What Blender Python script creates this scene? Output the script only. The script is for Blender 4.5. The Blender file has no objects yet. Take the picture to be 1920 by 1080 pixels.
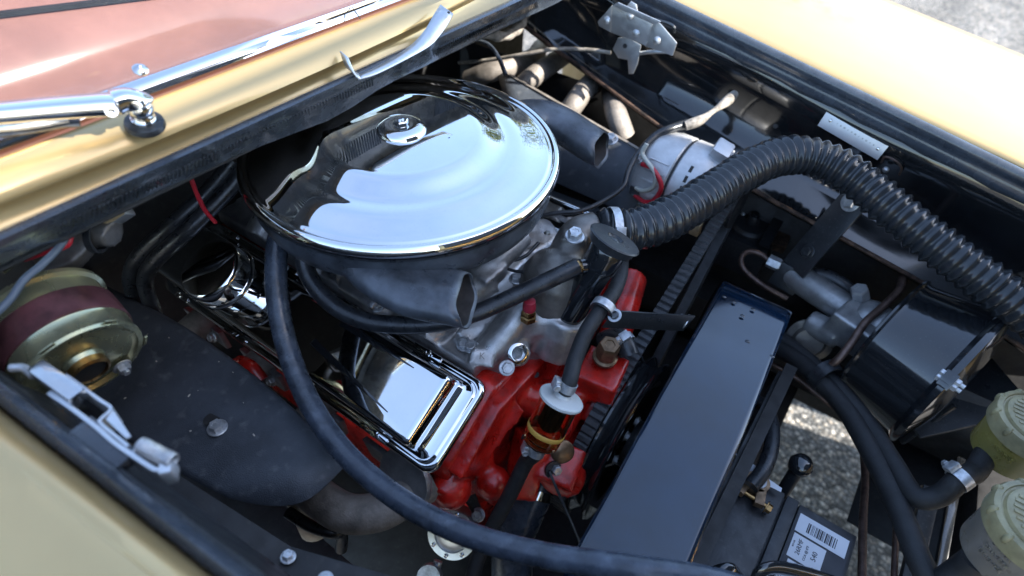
import bpy, math, random
import numpy as np
from mathutils import Matrix
random.seed(7); rng = np.random.default_rng(7)
sc = bpy.context.scene
C = sc.collection
# ------------------------------------------------------------------ camera
FPX = 1144.0
pitch, roll, yaw = (math.radians(a) for a in (44.86, 3.67, 122.67))
fwd = np.array([math.cos(yaw)*math.cos(pitch), math.sin(yaw)*math.cos(pitch), -math.sin(pitch)])
_r = np.cross(fwd, [0, 0, 1.]); _r /= np.linalg.norm(_r); _u = np.cross(_r, fwd)
cr = math.cos(roll)*_r + math.sin(roll)*_u
cu = -math.sin(roll)*_r + math.cos(roll)*_u
CAM = np.array([0.433, -0.429, 1.335])
cd = bpy.data.cameras.new('camera'); cam = bpy.data.objects.new('camera', cd); C.objects.link(cam)
cam.matrix_world = Matrix(((cr[0], cu[0], -fwd[0], CAM[0]), (cr[1], cu[1], -fwd[1], CAM[1]), (cr[2], cu[2], -fwd[2], CAM[2]), (0, 0, 0, 1)))
cd.sensor_width = 36; cd.lens = FPX*36/1920; cd.clip_start = 0.02; cd.clip_end = 500
cd.dof.use_dof = True; cd.dof.focus_distance = 0.70; cd.dof.aperture_fstop = 3.6
sc.camera = cam
# ------------------------------------------------------------------ sky, sun, exposure
SUN_EL, SUN_AZ = 40.0, 11.0          # azimuth measured from +X (front of the car) towards +Y
w = bpy.data.worlds.new('World'); sc.world = w; w.use_nodes = True
nt = w.node_tree; bg = nt.nodes['Background']
sky = nt.nodes.new('ShaderNodeTexSky'); sky.sky_type = 'NISHITA'; sky.sun_disc = False
sky.sun_elevation = math.radians(SUN_EL); sky.sun_rotation = math.radians(90 - SUN_AZ)
sky.dust_density = 0.8; sky.air_density = 1.0; sky.ozone_density = 1.0
tcw = nt.nodes.new('ShaderNodeTexCoord'); mpw = nt.nodes.new('ShaderNodeMapping'); mpw.inputs['Scale'].default_value = (1, 1, 1.8)
cnz = nt.nodes.new('ShaderNodeTexNoise'); cnz.inputs['Scale'].default_value = 1.4; cnz.inputs['Detail'].default_value = 5; cnz.inputs['Roughness'].default_value = .55
cmr = nt.nodes.new('ShaderNodeMapRange'); cmr.inputs[1].default_value = .35; cmr.inputs[2].default_value = .75; cmr.inputs[3].default_value = .0; cmr.inputs[4].default_value = .12
cmx = nt.nodes.new('ShaderNodeMix'); cmx.data_type = 'RGBA'; cmx.inputs[7].default_value = (3.2, 3.3, 3.4, 1)      # thin bright cloud
nt.links.new(tcw.outputs['Generated'], mpw.inputs[0]); nt.links.new(mpw.outputs[0], cnz.inputs['Vector']); nt.links.new(cnz.outputs[0], cmr.inputs[0]); nt.links.new(cmr.outputs[0], cmx.inputs[0])
nt.links.new(sky.outputs[0], cmx.inputs[6]); nt.links.new(cmx.outputs[2], bg.inputs[0]); bg.inputs[1].default_value = 0.14
sd = bpy.data.lights.new('sun', 'SUN'); sun = bpy.data.objects.new('sun', sd); C.objects.link(sun)
sd.energy = 3.6; sd.angle = math.radians(0.5); sd.color = (1, .95, .87)
_s = np.array([math.cos(math.radians(SUN_EL))*math.cos(math.radians(SUN_AZ)), math.cos(math.radians(SUN_EL))*math.sin(math.radians(SUN_AZ)), math.sin(math.radians(SUN_EL))])
from mathutils import Vector
sun.rotation_euler = Vector(_s).to_track_quat('Z', 'Y').to_euler(); sun.location = (3, 0, 4)
sc.view_settings.view_transform = 'Standard'; sc.view_settings.look = 'None'
sc.view_settings.exposure = 2.12; sc.view_settings.gamma = 1
sc.cycles.use_denoising = True; sc.cycles.max_bounces = 8; sc.cycles.glossy_bounces = 5
sc.cycles.caustics_reflective = False; sc.cycles.caustics_refractive = False
sc.cycles.sample_clamp_indirect = 4

# ------------------------------------------------------------------ helpers: points
def V(*a): return np.array(a, float)
def nrm(v): v = np.asarray(v, float); return v/np.linalg.norm(v)
def ray(px, py): return (px-960)/FPX*cr - (py-540)/FPX*cu + fwd
def Z(px, py, z): d = ray(px, py); return CAM + d*(z-CAM[2])/d[2]
def Y(px, py, y): d = ray(px, py); return CAM + d*(y-CAM[1])/d[1]
def X(px, py, x): d = ray(px, py); return CAM + d*(x-CAM[0])/d[0]
def PL(px, py, p0, n): d = ray(px, py); return CAM + d*((np.asarray(p0)-CAM) @ n)/(d @ n)
def zs(L): return [Z(*p) for p in L]
def fr(o, z, x=(1, 0, 0)):
    z = nrm(z); x = np.asarray(x, float); x = x - z*(x @ z)
    if np.linalg.norm(x) < 1e-5: x = np.array([0, 1., 0]) - z*z[1]
    x = nrm(x); y = np.cross(z, x); M = np.eye(4); M[:3, 0] = x; M[:3, 1] = y; M[:3, 2] = z; M[:3, 3] = o
    return M
def T(o): return fr(o, (0, 0, 1))
def mul(M, p): return M[:3, :3] @ np.asarray(p, float) + M[:3, 3]
def spline(P, n):
    P = [np.asarray(p, float) for p in P]
    if len(P) == 2: return [P[0] + (P[1]-P[0])*t for t in np.linspace(0, 1, n)]
    Q = [2*P[0]-P[1]] + P + [2*P[-1]-P[-2]]; out = []
    D = np.array([np.linalg.norm(P[i+1]-P[i]) for i in range(len(P)-1)]); cum = np.concatenate([[0], np.cumsum(D)])
    for s in np.linspace(0, cum[-1], n):
        i = min(int(np.searchsorted(cum, s, 'right'))-1, len(P)-2); t = (s-cum[i])/D[i]
        a, b, c, d = Q[i:i+4]
        out.append(.5*((2*b) + (c-a)*t + (2*a-5*b+4*c-d)*t*t + (3*b-a-3*c+d)*t**3))
    return out
# ------------------------------------------------------------------ helpers: mesh builder
class G:
    def __init__(s): s.v = []; s.f = []
    def add(s, v, f):
        o = len(s.v); s.v += [tuple(p) for p in v]; s.f += [[i+o for i in q] for q in f]; return s
    def loft(s, rings, close=True, caps=True, cyc=False):
        n = len(rings[0]); v = [p for r in rings for p in r]; f = []
        m = len(rings)
        for i in range(m if cyc else m-1):
            for j in range(n if close else n-1):
                k = (j+1) % n; i2 = (i+1) % m
                f.append([i*n+j, i*n+k, i2*n+k, i2*n+j])
        if caps and not cyc: f.append(list(range(n))[::-1]); f.append([(m-1)*n+j for j in range(n)])
        return s.add(v, f)
    def lathe(s, prof, M, seg=32, a0=0, a1=2*math.pi, caps=True, sx=1, sy=1):
        full = abs(a1-a0-2*math.pi) < 1e-6
        th = np.linspace(a0, a1, seg+(0 if full else 1), endpoint=not full)
        rings = [[mul(M, (max(r, 1e-5)*math.cos(t)*sx, max(r, 1e-5)*math.sin(t)*sy, z)) for t in th] for r, z in prof]
        return s.loft(rings, close=full, caps=caps and full)
    def tube(s, P, r, seg=12, n=None, caps=True, sq=1.0):
        n = n or max(2, len(P)*8); Q = spline(P, n)
        R = r if callable(r) else (lambda t: r)
        tg = [nrm(Q[min(i+1, n-1)]-Q[max(i-1, 0)]) for i in range(n)]
        a = np.cross(tg[0], [0, 0, 1.]); a = nrm(a) if np.linalg.norm(a) > 1e-4 else np.array([1., 0, 0]); rings = []
        for i in range(n):
            a = nrm(a - tg[i]*(a @ tg[i])); b = np.cross(tg[i], a); rr = R(i/(n-1))
            rings.append([Q[i] + rr*(math.cos(t)*a + sq*math.sin(t)*b) for t in np.linspace(0, 2*math.pi, seg, endpoint=False)])
        return s.loft(rings, caps=caps)
    def prism(s, poly, h, M, z0=0):
        return s.loft([[mul(M, (x, y, z0)) for x, y in poly], [mul(M, (x, y, z0+h)) for x, y in poly]])
    def slab(s, pts, n, h):                      # planar outline given as 3-D points, thickened along n
        n = nrm(n); return s.loft([[np.asarray(p) for p in pts], [np.asarray(p)+n*h for p in pts]])
    def box(s, c, d, M=None):
        M = np.eye(4) if M is None else M; x, y, z = (k/2 for k in d)
        P = [mul(M, (c[0]+i*x, c[1]+j*y, c[2]+k*z)) for i in (-1, 1) for j in (-1, 1) for k in (-1, 1)]
        return s.add(P, [[0, 1, 3, 2], [4, 6, 7, 5], [0, 4, 5, 1], [2, 3, 7, 6], [0, 2, 6, 4], [1, 5, 7, 3]])
    def bar(s, a, b, wd, th, up=(0, 0, 1)):
        a = np.asarray(a, float); b = np.asarray(b, float); M = fr((a+b)/2, b-a, np.cross(b-a, up))
        return s.box((0, 0, 0), (wd, th, np.linalg.norm(b-a)), M)
    def hexb(s, M, r, h, washer=True):
        if washer: s.lathe([(0, 0), (r*1.35, 0), (r*1.35, r*.18), (r*1.25, r*.25), (0, r*.25)], M, 20)
        z0 = r*.2; c = []
        for rr, z in ((r, z0), (r, h*.85), (r*.86, h), (r*.5, h), (r*.45, h-r*.08), (.0001, h-r*.08)):
            c.append([mul(M, (rr*math.cos(k*math.pi/3), rr*math.sin(k*math.pi/3), z)) for k in range(6)])
        return s.loft(c)
    def grid(s, rows):
        return s.loft(rows, close=False, caps=False)
    def ball(s, c, r, sc3=(1, 1, 1), M=None, seg=16):
        M = T(c) if M is None else M
        rings = [[mul(M, (r*math.sin(a)*math.cos(t)*sc3[0], r*math.sin(a)*math.sin(t)*sc3[1], r*math.cos(a)*sc3[2])) for t in np.linspace(0, 2*math.pi, seg, endpoint=False)] for a in np.linspace(.02, math.pi-.02, seg//2+1)]
        return s.loft(rings)
    def obj(s, name, mat, parent=None, bevel=0, solid=0, smooth=40, remesh=0, sm=0, subd=0):
        v = np.array(s.v, float)
        if parent is None:
            o0 = np.array([(v[:, 0].min()+v[:, 0].max())/2, (v[:, 1].min()+v[:, 1].max())/2, v[:, 2].min()])
        else: o0 = W[parent.name]
        me = bpy.data.meshes.new(name); me.from_pydata((v-o0).tolist(), [], s.f); me.update()
        import bmesh
        bm = bmesh.new(); bm.from_mesh(me); bmesh.ops.recalc_face_normals(bm, faces=bm.faces[:])
        if bevel:
            ed = [e for e in bm.edges if len(e.link_faces) == 2 and e.calc_face_angle(0) > .5]
            bmesh.ops.bevel(bm, geom=ed, offset=bevel, segments=2, profile=.6, affect='EDGES', clamp_overlap=True)
        bm.to_mesh(me); bm.free()
        if smooth:
            me.polygons.foreach_set('use_smooth', [True]*len(me.polygons)); me.set_sharp_from_angle(angle=math.radians(smooth))
        ob = bpy.data.objects.new(name, me); C.objects.link(ob)
        me.materials.append(mat)
        if parent is None: ob.location = o0
        else: ob.parent = parent
        W[ob.name] = o0
        if solid:
            m = ob.modifiers.new('s', 'SOLIDIFY'); m.thickness = solid; m.offset = 0
        if subd:
            m = ob.modifiers.new('d', 'SUBSURF'); m.levels = subd; m.render_levels = subd
        if remesh:
            m = ob.modifiers.new('r', 'REMESH'); m.mode = 'VOXEL'; m.voxel_size = remesh; m.use_smooth_shade = True
            if sm:
                m = ob.modifiers.new('k', 'SMOOTH'); m.factor = .5; m.iterations = sm
        return ob
W = {}
def thing(name, label, cat, loc, group=None):
    o = bpy.data.objects.new(name, None); C.objects.link(o); o.location = loc; o.empty_display_size = .02
    W[o.name] = np.array(loc, float); o['label'] = label; o['category'] = cat
    if group: o['group'] = group
    return o
def tag(o, label, cat, group=None):
    o['label'] = label; o['category'] = cat
    if group: o['group'] = group
    return o
def bolt(parent, o, n, r=.007, h=.006, mat=None, name='bolt'):
    return G().hexb(fr(o, n, (1, .3, .2)), r, h).obj(name, mat or STEEL, parent, smooth=25)
def ring(c, n, r0, t, wd, seg=32): # profile for a band clamp
    return G().lathe([(r0, -wd/2), (r0+t, -wd/2), (r0+t, wd/2), (r0, wd/2), (r0, -wd/2)], fr(c, n), seg, caps=False)
def clamp(parent, c, n, r, wd=.009, screw=(0, 0, 1), name='clamp'):
    o = ring(c, n, r, .0012, wd).obj(name, STEEL, parent)
    n = nrm(n); s = np.asarray(screw, float); s = nrm(s - n*(s @ n)); q = np.asarray(c)+s*(r+.004); t = np.cross(n, s)
    g = G().box((0, 0, 0), (wd*1.2, .012, .006), fr(q, s, n)); g.obj('clamp_housing', STEEL, o, bevel=.0008)
    G().hexb(fr(q+t*.006+s*.001, t), .0042, .006, False).obj('clamp_screw', STEEL, o, smooth=25)
    return o
def text(body, size, M, mat, parent, name='lettering', ext=.0002, ax='CENTER'):
    cu_ = bpy.data.curves.new(name, 'FONT'); cu_.body = body; cu_.size = size; cu_.extrude = ext; cu_.align_x = ax; cu_.align_y = 'CENTER'; cu_.resolution_u = 2
    to = bpy.data.objects.new('tmp', cu_); C.objects.link(to)
    dg = bpy.context.evaluated_depsgraph_get(); me = bpy.data.meshes.new_from_object(to.evaluated_get(dg))
    bpy.data.objects.remove(to)
    ob = bpy.data.objects.new(name, me); C.objects.link(ob); me.materials.clear(); me.materials.append(mat)
    M2 = M.copy(); M2[:3, 3] -= W[parent.name]; me.transform(Matrix(M2.tolist())); ob.parent = parent; W[ob.name] = W[parent.name]
    return ob
# ------------------------------------------------------------------ helpers: materials
def mat(name, col, rough=.5, metal=0., coat=0., var=.12, vs=18., rvar=.1, bump=0., bs=400., dust=0., ds=260., dcol=(.45, .44, .42), trans=0., spec=.5, ior=1.5, col2=None, sss=0, aniso=None, croughness=.04):
    m = bpy.data.materials.new(name); m.use_nodes = True; t = m.node_tree; N = t.nodes; L = t.links; p = N['Principled BSDF']
    tc = N.new('ShaderNodeTexCoord'); n1 = N.new('ShaderNodeTexNoise'); n1.inputs['Scale'].default_value = vs; n1.inputs['Detail'].default_value = 6; n1.inputs['Roughness'].default_value = .65
    L.new(tc.outputs['Object'], n1.inputs['Vector'])
    mr = N.new('ShaderNodeMapRange'); mr.inputs[1].default_value = .35; mr.inputs[2].default_value = .65; L.new(n1.outputs[0], mr.inputs[0])
    mx = N.new('ShaderNodeMix'); mx.data_type = 'RGBA'; L.new(mr.outputs[0], mx.inputs[0])
    c2 = col2 or tuple(max(0, c*(1-var*2)) for c in col)
    mx.inputs[6].default_value = (*col, 1); mx.inputs[7].default_value = (*c2, 1); out = mx.outputs[2]
    if dust:
        n2 = N.new('ShaderNodeTexNoise'); n2.inputs['Scale'].default_value = ds; n2.inputs['Detail'].default_value = 4; L.new(tc.outputs['Object'], n2.inputs['Vector'])
        r2 = N.new('ShaderNodeMapRange'); r2.inputs[1].default_value = .60-.1*dust; r2.inputs[2].default_value = .78; r2.inputs[4].default_value = min(1, dust*1.5); L.new(n2.outputs[0], r2.inputs[0])
        m2 = N.new('ShaderNodeMix'); m2.data_type = 'RGBA'; L.new(r2.outputs[0], m2.inputs[0]); L.new(out, m2.inputs[6]); m2.inputs[7].default_value = (*dcol, 1); out = m2.outputs[2]
    L.new(out, p.inputs['Base Color'])
    rr = N.new('ShaderNodeMapRange'); rr.inputs[1].default_value = .3; rr.inputs[2].default_value = .7; rr.inputs[3].default_value = max(.01, rough-rvar); rr.inputs[4].default_value = min(1, rough+rvar)
    n3 = N.new('ShaderNodeTexNoise'); n3.inputs['Scale'].default_value = vs*2.3; n3.inputs['Detail'].default_value = 5; L.new(tc.outputs['Object'], n3.inputs['Vector']); L.new(n3.outputs[0], rr.inputs[0]); L.new(rr.outputs[0], p.inputs['Roughness'])
    p.inputs['Metallic'].default_value = metal; p.inputs['Coat Weight'].default_value = coat; p.inputs['Coat Roughness'].default_value = croughness
    p.inputs['Transmission Weight'].default_value = trans; p.inputs['Specular IOR Level'].default_value = spec; p.inputs['IOR'].default_value = ior
    if sss: p.inputs['Subsurface Weight'].default_value = sss; p.inputs['Subsurface Radius'].default_value = (.01, .01, .006); p.inputs['Subsurface Scale'].default_value = .5
    if bump:
        n4 = N.new('ShaderNodeTexNoise'); n4.inputs['Scale'].default_value = bs; n4.inputs['Detail'].default_value = 3; L.new(tc.outputs['Object'], n4.inputs['Vector'])
        b = N.new('ShaderNodeBump'); b.inputs['Strength'].default_value = bump; b.inputs['Distance'].default_value = .0006; L.new(n4.outputs[0], b.inputs['Height']); L.new(b.outputs[0], p.inputs['Normal'])
    return m
GOLD = mat('gold_paint', (.56, .40, .185), .34, .60, .5, var=.04, vs=6, rvar=.05, bump=.04, bs=900)
CHROME = mat('chrome', (.80, .81, .82), .035, 1, var=.02, rvar=.03, vs=25, bump=.012, bs=14, dust=.09, ds=480)
CHROMEDULL = mat('worn_chrome', (.66, .66, .66), .16, 1, var=.1, rvar=.1, vs=40)
STEEL = mat('zinc_steel', (.66, .68, .70), .42, .75, var=.2, vs=120, rvar=.12, bump=.1)
GALV = mat('plated_sheet', (.66, .68, .70), .38, .85, var=.06, vs=50, rvar=.08)
ALU = mat('cast_aluminium', (.58, .57, .56), .40, .75, var=.26, vs=26, rvar=.14, bump=.6, bs=700, dust=.22, ds=60, dcol=(.22, .19, .16))
DKCAST = mat('dark_cast_metal', (.24, .225, .205), .44, .65, var=.25, vs=30, rvar=.12, bump=.4, bs=800)
GREYCAST = mat('grey_cast', (.46, .47, .48), .42, .7, var=.2, vs=30, rvar=.1, bump=.35, bs=600)
HEADER = mat('header_coating', (.36, .32, .28), .62, .35, var=.25, vs=40, rvar=.1, bump=.9, bs=300)
RED = mat('engine_red', (.66, .018, .010), .34, 0, .35, var=.3, vs=30, rvar=.14, bump=1.2, bs=110, dust=.24, ds=38, dcol=(.10, .015, .012), croughness=.18)
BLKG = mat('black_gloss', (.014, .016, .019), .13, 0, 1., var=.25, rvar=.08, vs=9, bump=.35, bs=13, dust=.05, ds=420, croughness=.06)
BLKS = mat('black_satin', (.026, .029, .033), .36, 0, 0, var=.2, rvar=.1, vs=20, bump=.12, bs=500, dust=.10, ds=300)
BLKM = mat('black_matt', (.024, .024, .025), .62, 0, 0, var=.25, rvar=.1, vs=30, dust=.2, ds=140, dcol=(.09, .085, .075))
WRINKLE = mat('textured_shield', (.066, .077, .094), .46, 0, 0, var=.2, rvar=.08, vs=22, bump=.9, bs=900, dust=.30, ds=75, dcol=(.20, .21, .22))
BASEBLK = mat('worn_black_pressing', (.095, .108, .128), .36, .2, 0, var=.35, rvar=.13, vs=24, bump=.15, bs=200, dust=.12, ds=70, dcol=(.10, .10, .11))
RUBBER = mat('hose_rubber', (.026, .029, .034), .34, 0, 0, var=.3, rvar=.12, vs=60, bump=.25, bs=260, dust=.16, ds=90, dcol=(.10, .115, .13))
HOSEOLD = mat('scuffed_hose', (.066, .083, .112), .30, 0, 0, var=.3, rvar=.14, vs=40, bump=.3, bs=200, dust=.30, ds=85, dcol=(.16, .19, .23))
SEAL = mat('seal_rubber', (.055, .068, .088), .26, 0, .4, var=.2, rvar=.1, vs=30, bump=.2, bs=300, dust=.15, ds=200, dcol=(.12, .12, .12))
CORR = mat('corrugated_plastic', (.030, .034, .039), .17, 0, 0, var=.2, rvar=.08, vs=40, dust=.08, ds=120, dcol=(.10, .09, .08))
BRAID = mat('ribbed_hose', (.016, .017, .019), .55, 0, 0, var=.2, rvar=.1, vs=60, bump=1., bs=1100)
MAROON = mat('maroon_vinyl', (.34, .15, .125), .55, 0, 0, var=.12, rvar=.08, vs=12, bump=.3, bs=500)
MAROONB = mat('maroon_band', (.15, .055, .060), .42, .2, .2, var=.35, rvar=.12, vs=28, dust=.25, ds=50, dcol=(.16, .06, .03))
OLIVE = mat('olive_chromate', (.52, .49, .27), .27, .8, 0, var=.25, rvar=.12, vs=16, col2=(.34, .36, .27))
BRASS = mat('brass', (.50, .30, .12), .32, 1, var=.2, rvar=.1, vs=80)
BRONZE = mat('brown_plug', (.26, .17, .10), .4, .7, var=.3, rvar=.1, vs=60)
LINE = mat('brown_pipe', (.16, .105, .085), .42, .5, var=.3, rvar=.12, vs=60)
REDWIRE = mat('red_wire', (.55, .02, .035), .4, 0, var=.1)
REDCAP = mat('red_cap', (.38, .02, .04), .45, 0, var=.2)
WHTWIRE = mat('white_wire', (.55, .55, .48), .5, 0, var=.1)
BLUEWIRE = mat('slate_wire', (.10, .13, .17), .45, 0, var=.1)
WHITEP = mat('white_plastic', (.62, .63, .60), .42, 0, var=.06, sss=.2)
ALTM = mat('alternator_casting', (.60, .61, .62), .46, .55, var=.12, rvar=.1, vs=40, bump=.3, bs=500)
CAPP = mat('aged_plastic_cap', (.38, .33, .18), .40, 0, var=.22, vs=30, sss=.12, dust=.35, ds=70, dcol=(.26, .17, .06))
RESY = mat('yellow_reservoir', (.27, .22, .055), .30, 0, var=.2, vs=14, sss=.15, col2=(.19, .18, .07))
RESG = mat('smoky_reservoir', (.22, .19, .15), .32, 0, var=.2, vs=14, sss=.4, col2=(.17, .15, .13))
PLATE = mat('data_plate', (.66, .67, .70), .38, .5, var=.04, rvar=.05)
PAPER = mat('label_paper', (.62, .64, .68), .5, 0, var=.05)
INK = mat('label_ink', (.02, .022, .03), .5, 0)
BATT = mat('battery_case', (.026, .028, .032), .42, 0, var=.25, rvar=.1, vs=30, bump=.3, bs=700, dust=.18, ds=160, dcol=(.12, .12, .12))
CANVAS = mat('cloth_wrap', (.40, .36, .31), .8, 0, var=.35, vs=90, bump=1., bs=600)
TAN = mat('tan_tag', (.50, .36, .19), .6, 0, var=.25, vs=80)
RUST = mat('rusty_steel', (.13, .075, .05), .7, .2, var=.5, vs=50, bump=.6, bs=300)
AMBER = mat('amber_glass', (.90, .62, .36), .05, 0, trans=1., ior=1.35, var=.05, rvar=.02)
YBAND = mat('yellow_band', (.62, .36, .07), .45, 0, var=.08)
PAPERF = mat('filter_paper', (.55, .50, .42), .7, 0, var=.1)
def glass_mat():
    m = bpy.data.materials.new('windscreen_glass'); m.use_nodes = True; t = m.node_tree; N = t.nodes; L = t.links; N.clear()
    o = N.new('ShaderNodeOutputMaterial'); a = N.new('ShaderNodeBsdfTransparent'); b = N.new('ShaderNodeBsdfGlossy'); x = N.new('ShaderNodeMixShader'); f0 = N.new('ShaderNodeLayerWeight'); f0.inputs[0].default_value = .5; f1 = N.new('ShaderNodeMath'); f1.operation = 'POWER'; f1.inputs[1].default_value = 5.0; L.new(f0.outputs['Facing'], f1.inputs[0])
    f = N.new('ShaderNodeMapRange'); f.inputs[3].default_value = .04; f.inputs[4].default_value = .8; L.new(f1.outputs[0], f.inputs[0])
    a.inputs[0].default_value = (.86, .88, .87, 1); b.inputs['Roughness'].default_value = .04
    nz = N.new('ShaderNodeTexNoise'); nz.inputs['Scale'].default_value = 6; mr = N.new('ShaderNodeMapRange'); mr.inputs[3].default_value = .02; mr.inputs[4].default_value = .16
    L.new(nz.outputs[0], mr.inputs[0]); L.new(mr.outputs[0], b.inputs['Roughness'])
    L.new(f.outputs[0], x.inputs[0]); L.new(a.outputs[0], x.inputs[1]); L.new(b.outputs[0], x.inputs[2]); L.new(x.outputs[0], o.inputs[0]); return m
GLASS = glass_mat()
def ground_mat():
    m = bpy.data.materials.new('aggregate_ground'); m.use_nodes = True; t = m.node_tree; N = t.nodes; L = t.links; p = N['Principled BSDF']
    tc = N.new('ShaderNodeTexCoord'); vo = N.new('ShaderNodeTexVoronoi'); vo.inputs['Scale'].default_value = 95; nw = N.new('ShaderNodeTexNoise'); nw.inputs['Scale'].default_value = 60; va = N.new('ShaderNodeVectorMath'); va.operation = 'MULTIPLY_ADD'; va.inputs[1].default_value = (.012, .012, .012); L.new(tc.outputs['Object'], nw.inputs['Vector']); L.new(nw.outputs['Color'], va.inputs[0]); L.new(tc.outputs['Object'], va.inputs[2]); L.new(va.outputs[0], vo.inputs['Vector'])
    hs = N.new('ShaderNodeSeparateColor'); L.new(vo.outputs['Color'], hs.inputs[0])
    cr_ = N.new('ShaderNodeValToRGB'); e = cr_.color_ramp.elements; e[0].color = (.07, .072, .07, 1); e[1].color = (.55, .52, .47, 1)
    for pos, c in ((.35, (.17, .17, .165, 1)), (.6, (.28, .275, .26, 1)), (.85, (.38, .33, .27, 1))): q = e.new(pos); q.color = c
    L.new(hs.outputs[0], cr_.inputs[0])
    dm = N.new('ShaderNodeMapRange'); dm.inputs[1].default_value = .2; dm.inputs[2].default_value = .75; dm.inputs[3].default_value = 1; dm.inputs[4].default_value = .25; L.new(vo.outputs['Distance'], dm.inputs[0])
    mm = N.new('ShaderNodeMix'); mm.data_type = 'RGBA'; mm.blend_type = 'MULTIPLY'; mm.inputs[0].default_value = 1; L.new(cr_.outputs[0], mm.inputs[6]); L.new(dm.outputs[0], mm.inputs[7]); ns = N.new('ShaderNodeTexNoise'); ns.inputs['Scale'].default_value = 3.5; ns.inputs['Detail'].default_value = 8; L.new(tc.outputs['Object'], ns.inputs['Vector'])
    nr = N.new('ShaderNodeMapRange'); nr.inputs[1].default_value = .3; nr.inputs[2].default_value = .7; nr.inputs[3].default_value = .55; nr.inputs[4].default_value = 1.15; L.new(ns.outputs[0], nr.inputs[0])
    m3 = N.new('ShaderNodeMix'); m3.data_type = 'RGBA'; m3.blend_type = 'MULTIPLY'; m3.inputs[0].default_value = 1; L.new(mm.outputs[2], m3.inputs[6]); L.new(nr.outputs[0], m3.inputs[7]); L.new(m3.outputs[2], p.inputs['Base Color'])
    b = N.new('ShaderNodeBump'); b.inputs['Strength'].default_value = .9; b.inputs['Distance'].default_value = .004; b.invert = True; L.new(vo.outputs['Distance'], b.inputs['Height']); L.new(b.outputs[0], p.inputs['Normal']); p.inputs['Roughness'].default_value = .8
    return m
GROUND = ground_mat()
# ================================================================== setting
def row(a, b, e0=.5, e1=.5, n=16, bow=0., bdir=(1, 0, 0)):
    a = np.asarray(a); b = np.asarray(b); bd = np.asarray(bdir, float)
    return [a + (b-a)*t + bd*bow*(1-(2*t-1)**2) for t in np.linspace(-e0, 1+e1, n)]
g = G().grid([[V(x, y, 0) for x in np.linspace(-60, 60, 5)] for y in np.linspace(-60, 60, 5)])
gr = g.obj('ground', GROUND); gr['kind'] = 'structure'

body = thing('car_body', 'gold car body framing the open engine bay, with cowl, fenders and black inner panels', 'car', (0, 0, .6))
# --- cowl: profile rows (rear to front), each a line across the car
CW = [((0, 292), (768, 0), 1.062), ((0, 300), (775, 2), 1.0635), ((0, 340), (800, 14), 1.059), ((0, 374), (838, 15), 1.050), ((0, 381), (846, 16), 1.0475), ((0, 386), (853, 16), 1.0445), ((0, 392), (860, 15), 1.0415), ((0, 405), (890, 10), 1.0365), ((0, 420), (925, 7), 1.032), ((0, 428), (940, 6), 1.030), ((0, 436), (955, 6), 1.028)]
bows = [0, 0, .005, .008, .009, .009, .008, .006, .003, .002, 0]
rows = [row(Z(*a, z), Z(*b, z), .8, .35, 24, bo) for (a, b, z), bo in zip(CW, bows)]
last = [p + V(-.006, 0, -.02) for p in rows[-1]]; last2 = [p + V(-.016, 0, -.034) for p in rows[-1]]
G().grid(rows + [last, last2]).obj('cowl_panel', GOLD, body, solid=.0015, smooth=50)
# crease groove below the windscreen and a shelf under the cowl back to the firewall
G().grid([[p + V(0, 0, -.006) for p in last2], [V(-.20, p[1], .985) for p in last2], [V(-.37, p[1], .97) for p in last2]]).obj('plenum_floor', BLKM, body, solid=.002)
G().grid([[V(-.37, y, z) for y in np.linspace(-.75, .8, 8)] for z in (1.0, .7, .3)]).obj('firewall', BLKM, body, solid=.003)
# --- cowl seal: bulb strip clipped over the cowl flange
def sealrow(a, b, z, bo=0): return row(Z(*a, z), Z(*b, z), .8, .25, 40, bo)
S = [sealrow((0, 432), (955, 2), 1.030), sealrow((0, 438), (964, 0), 1.037), sealrow((0, 450), (978, 0), 1.036), sealrow((0, 462), (990, 2), 1.028), sealrow((0, 470), (994, 6), 1.021), sealrow((0, 489), (996, 16), 1.005), sealrow((0, 499), (996, 26), .997)]
for i, p in enumerate(S[-1]):
    t = i/39; p += V(.0015*math.sin(t*37)+.001*math.sin(t*91), 0, -.012*max(0, 1-abs(t-.62)/.07)); S[-2][i] += V(.002*math.sin(t*37), 0, -.005*max(0, 1-abs(t-.62)/.07))
back = [p + V(-.014, 0, .002) for p in S[-1]]
cs = G().grid(S + [back]).obj('cowl_seal', SEAL, body, solid=.002, smooth=60)
rb = G()   # moulded ribs on the seal face, many small ones: one relief part
for t in np.linspace(-.05, 1.02, 190):
    a = Z(0, 472, 1.0195)*(1-t) + Z(994, 8, 1.0195)*t; b = Z(0, 490, 1.004)*(1-t) + Z(996, 18, 1.004)*t
    if .56 < t < .70: continue
    rb.bar(a + V(.0012, 0, .0006), b + V(.0012, 0, .0006), .0022, .0016, up=(1, 0, .6))
o = rb.obj('seal_ribs', SEAL, cs, smooth=0); o['kind'] = 'stuff'
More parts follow.
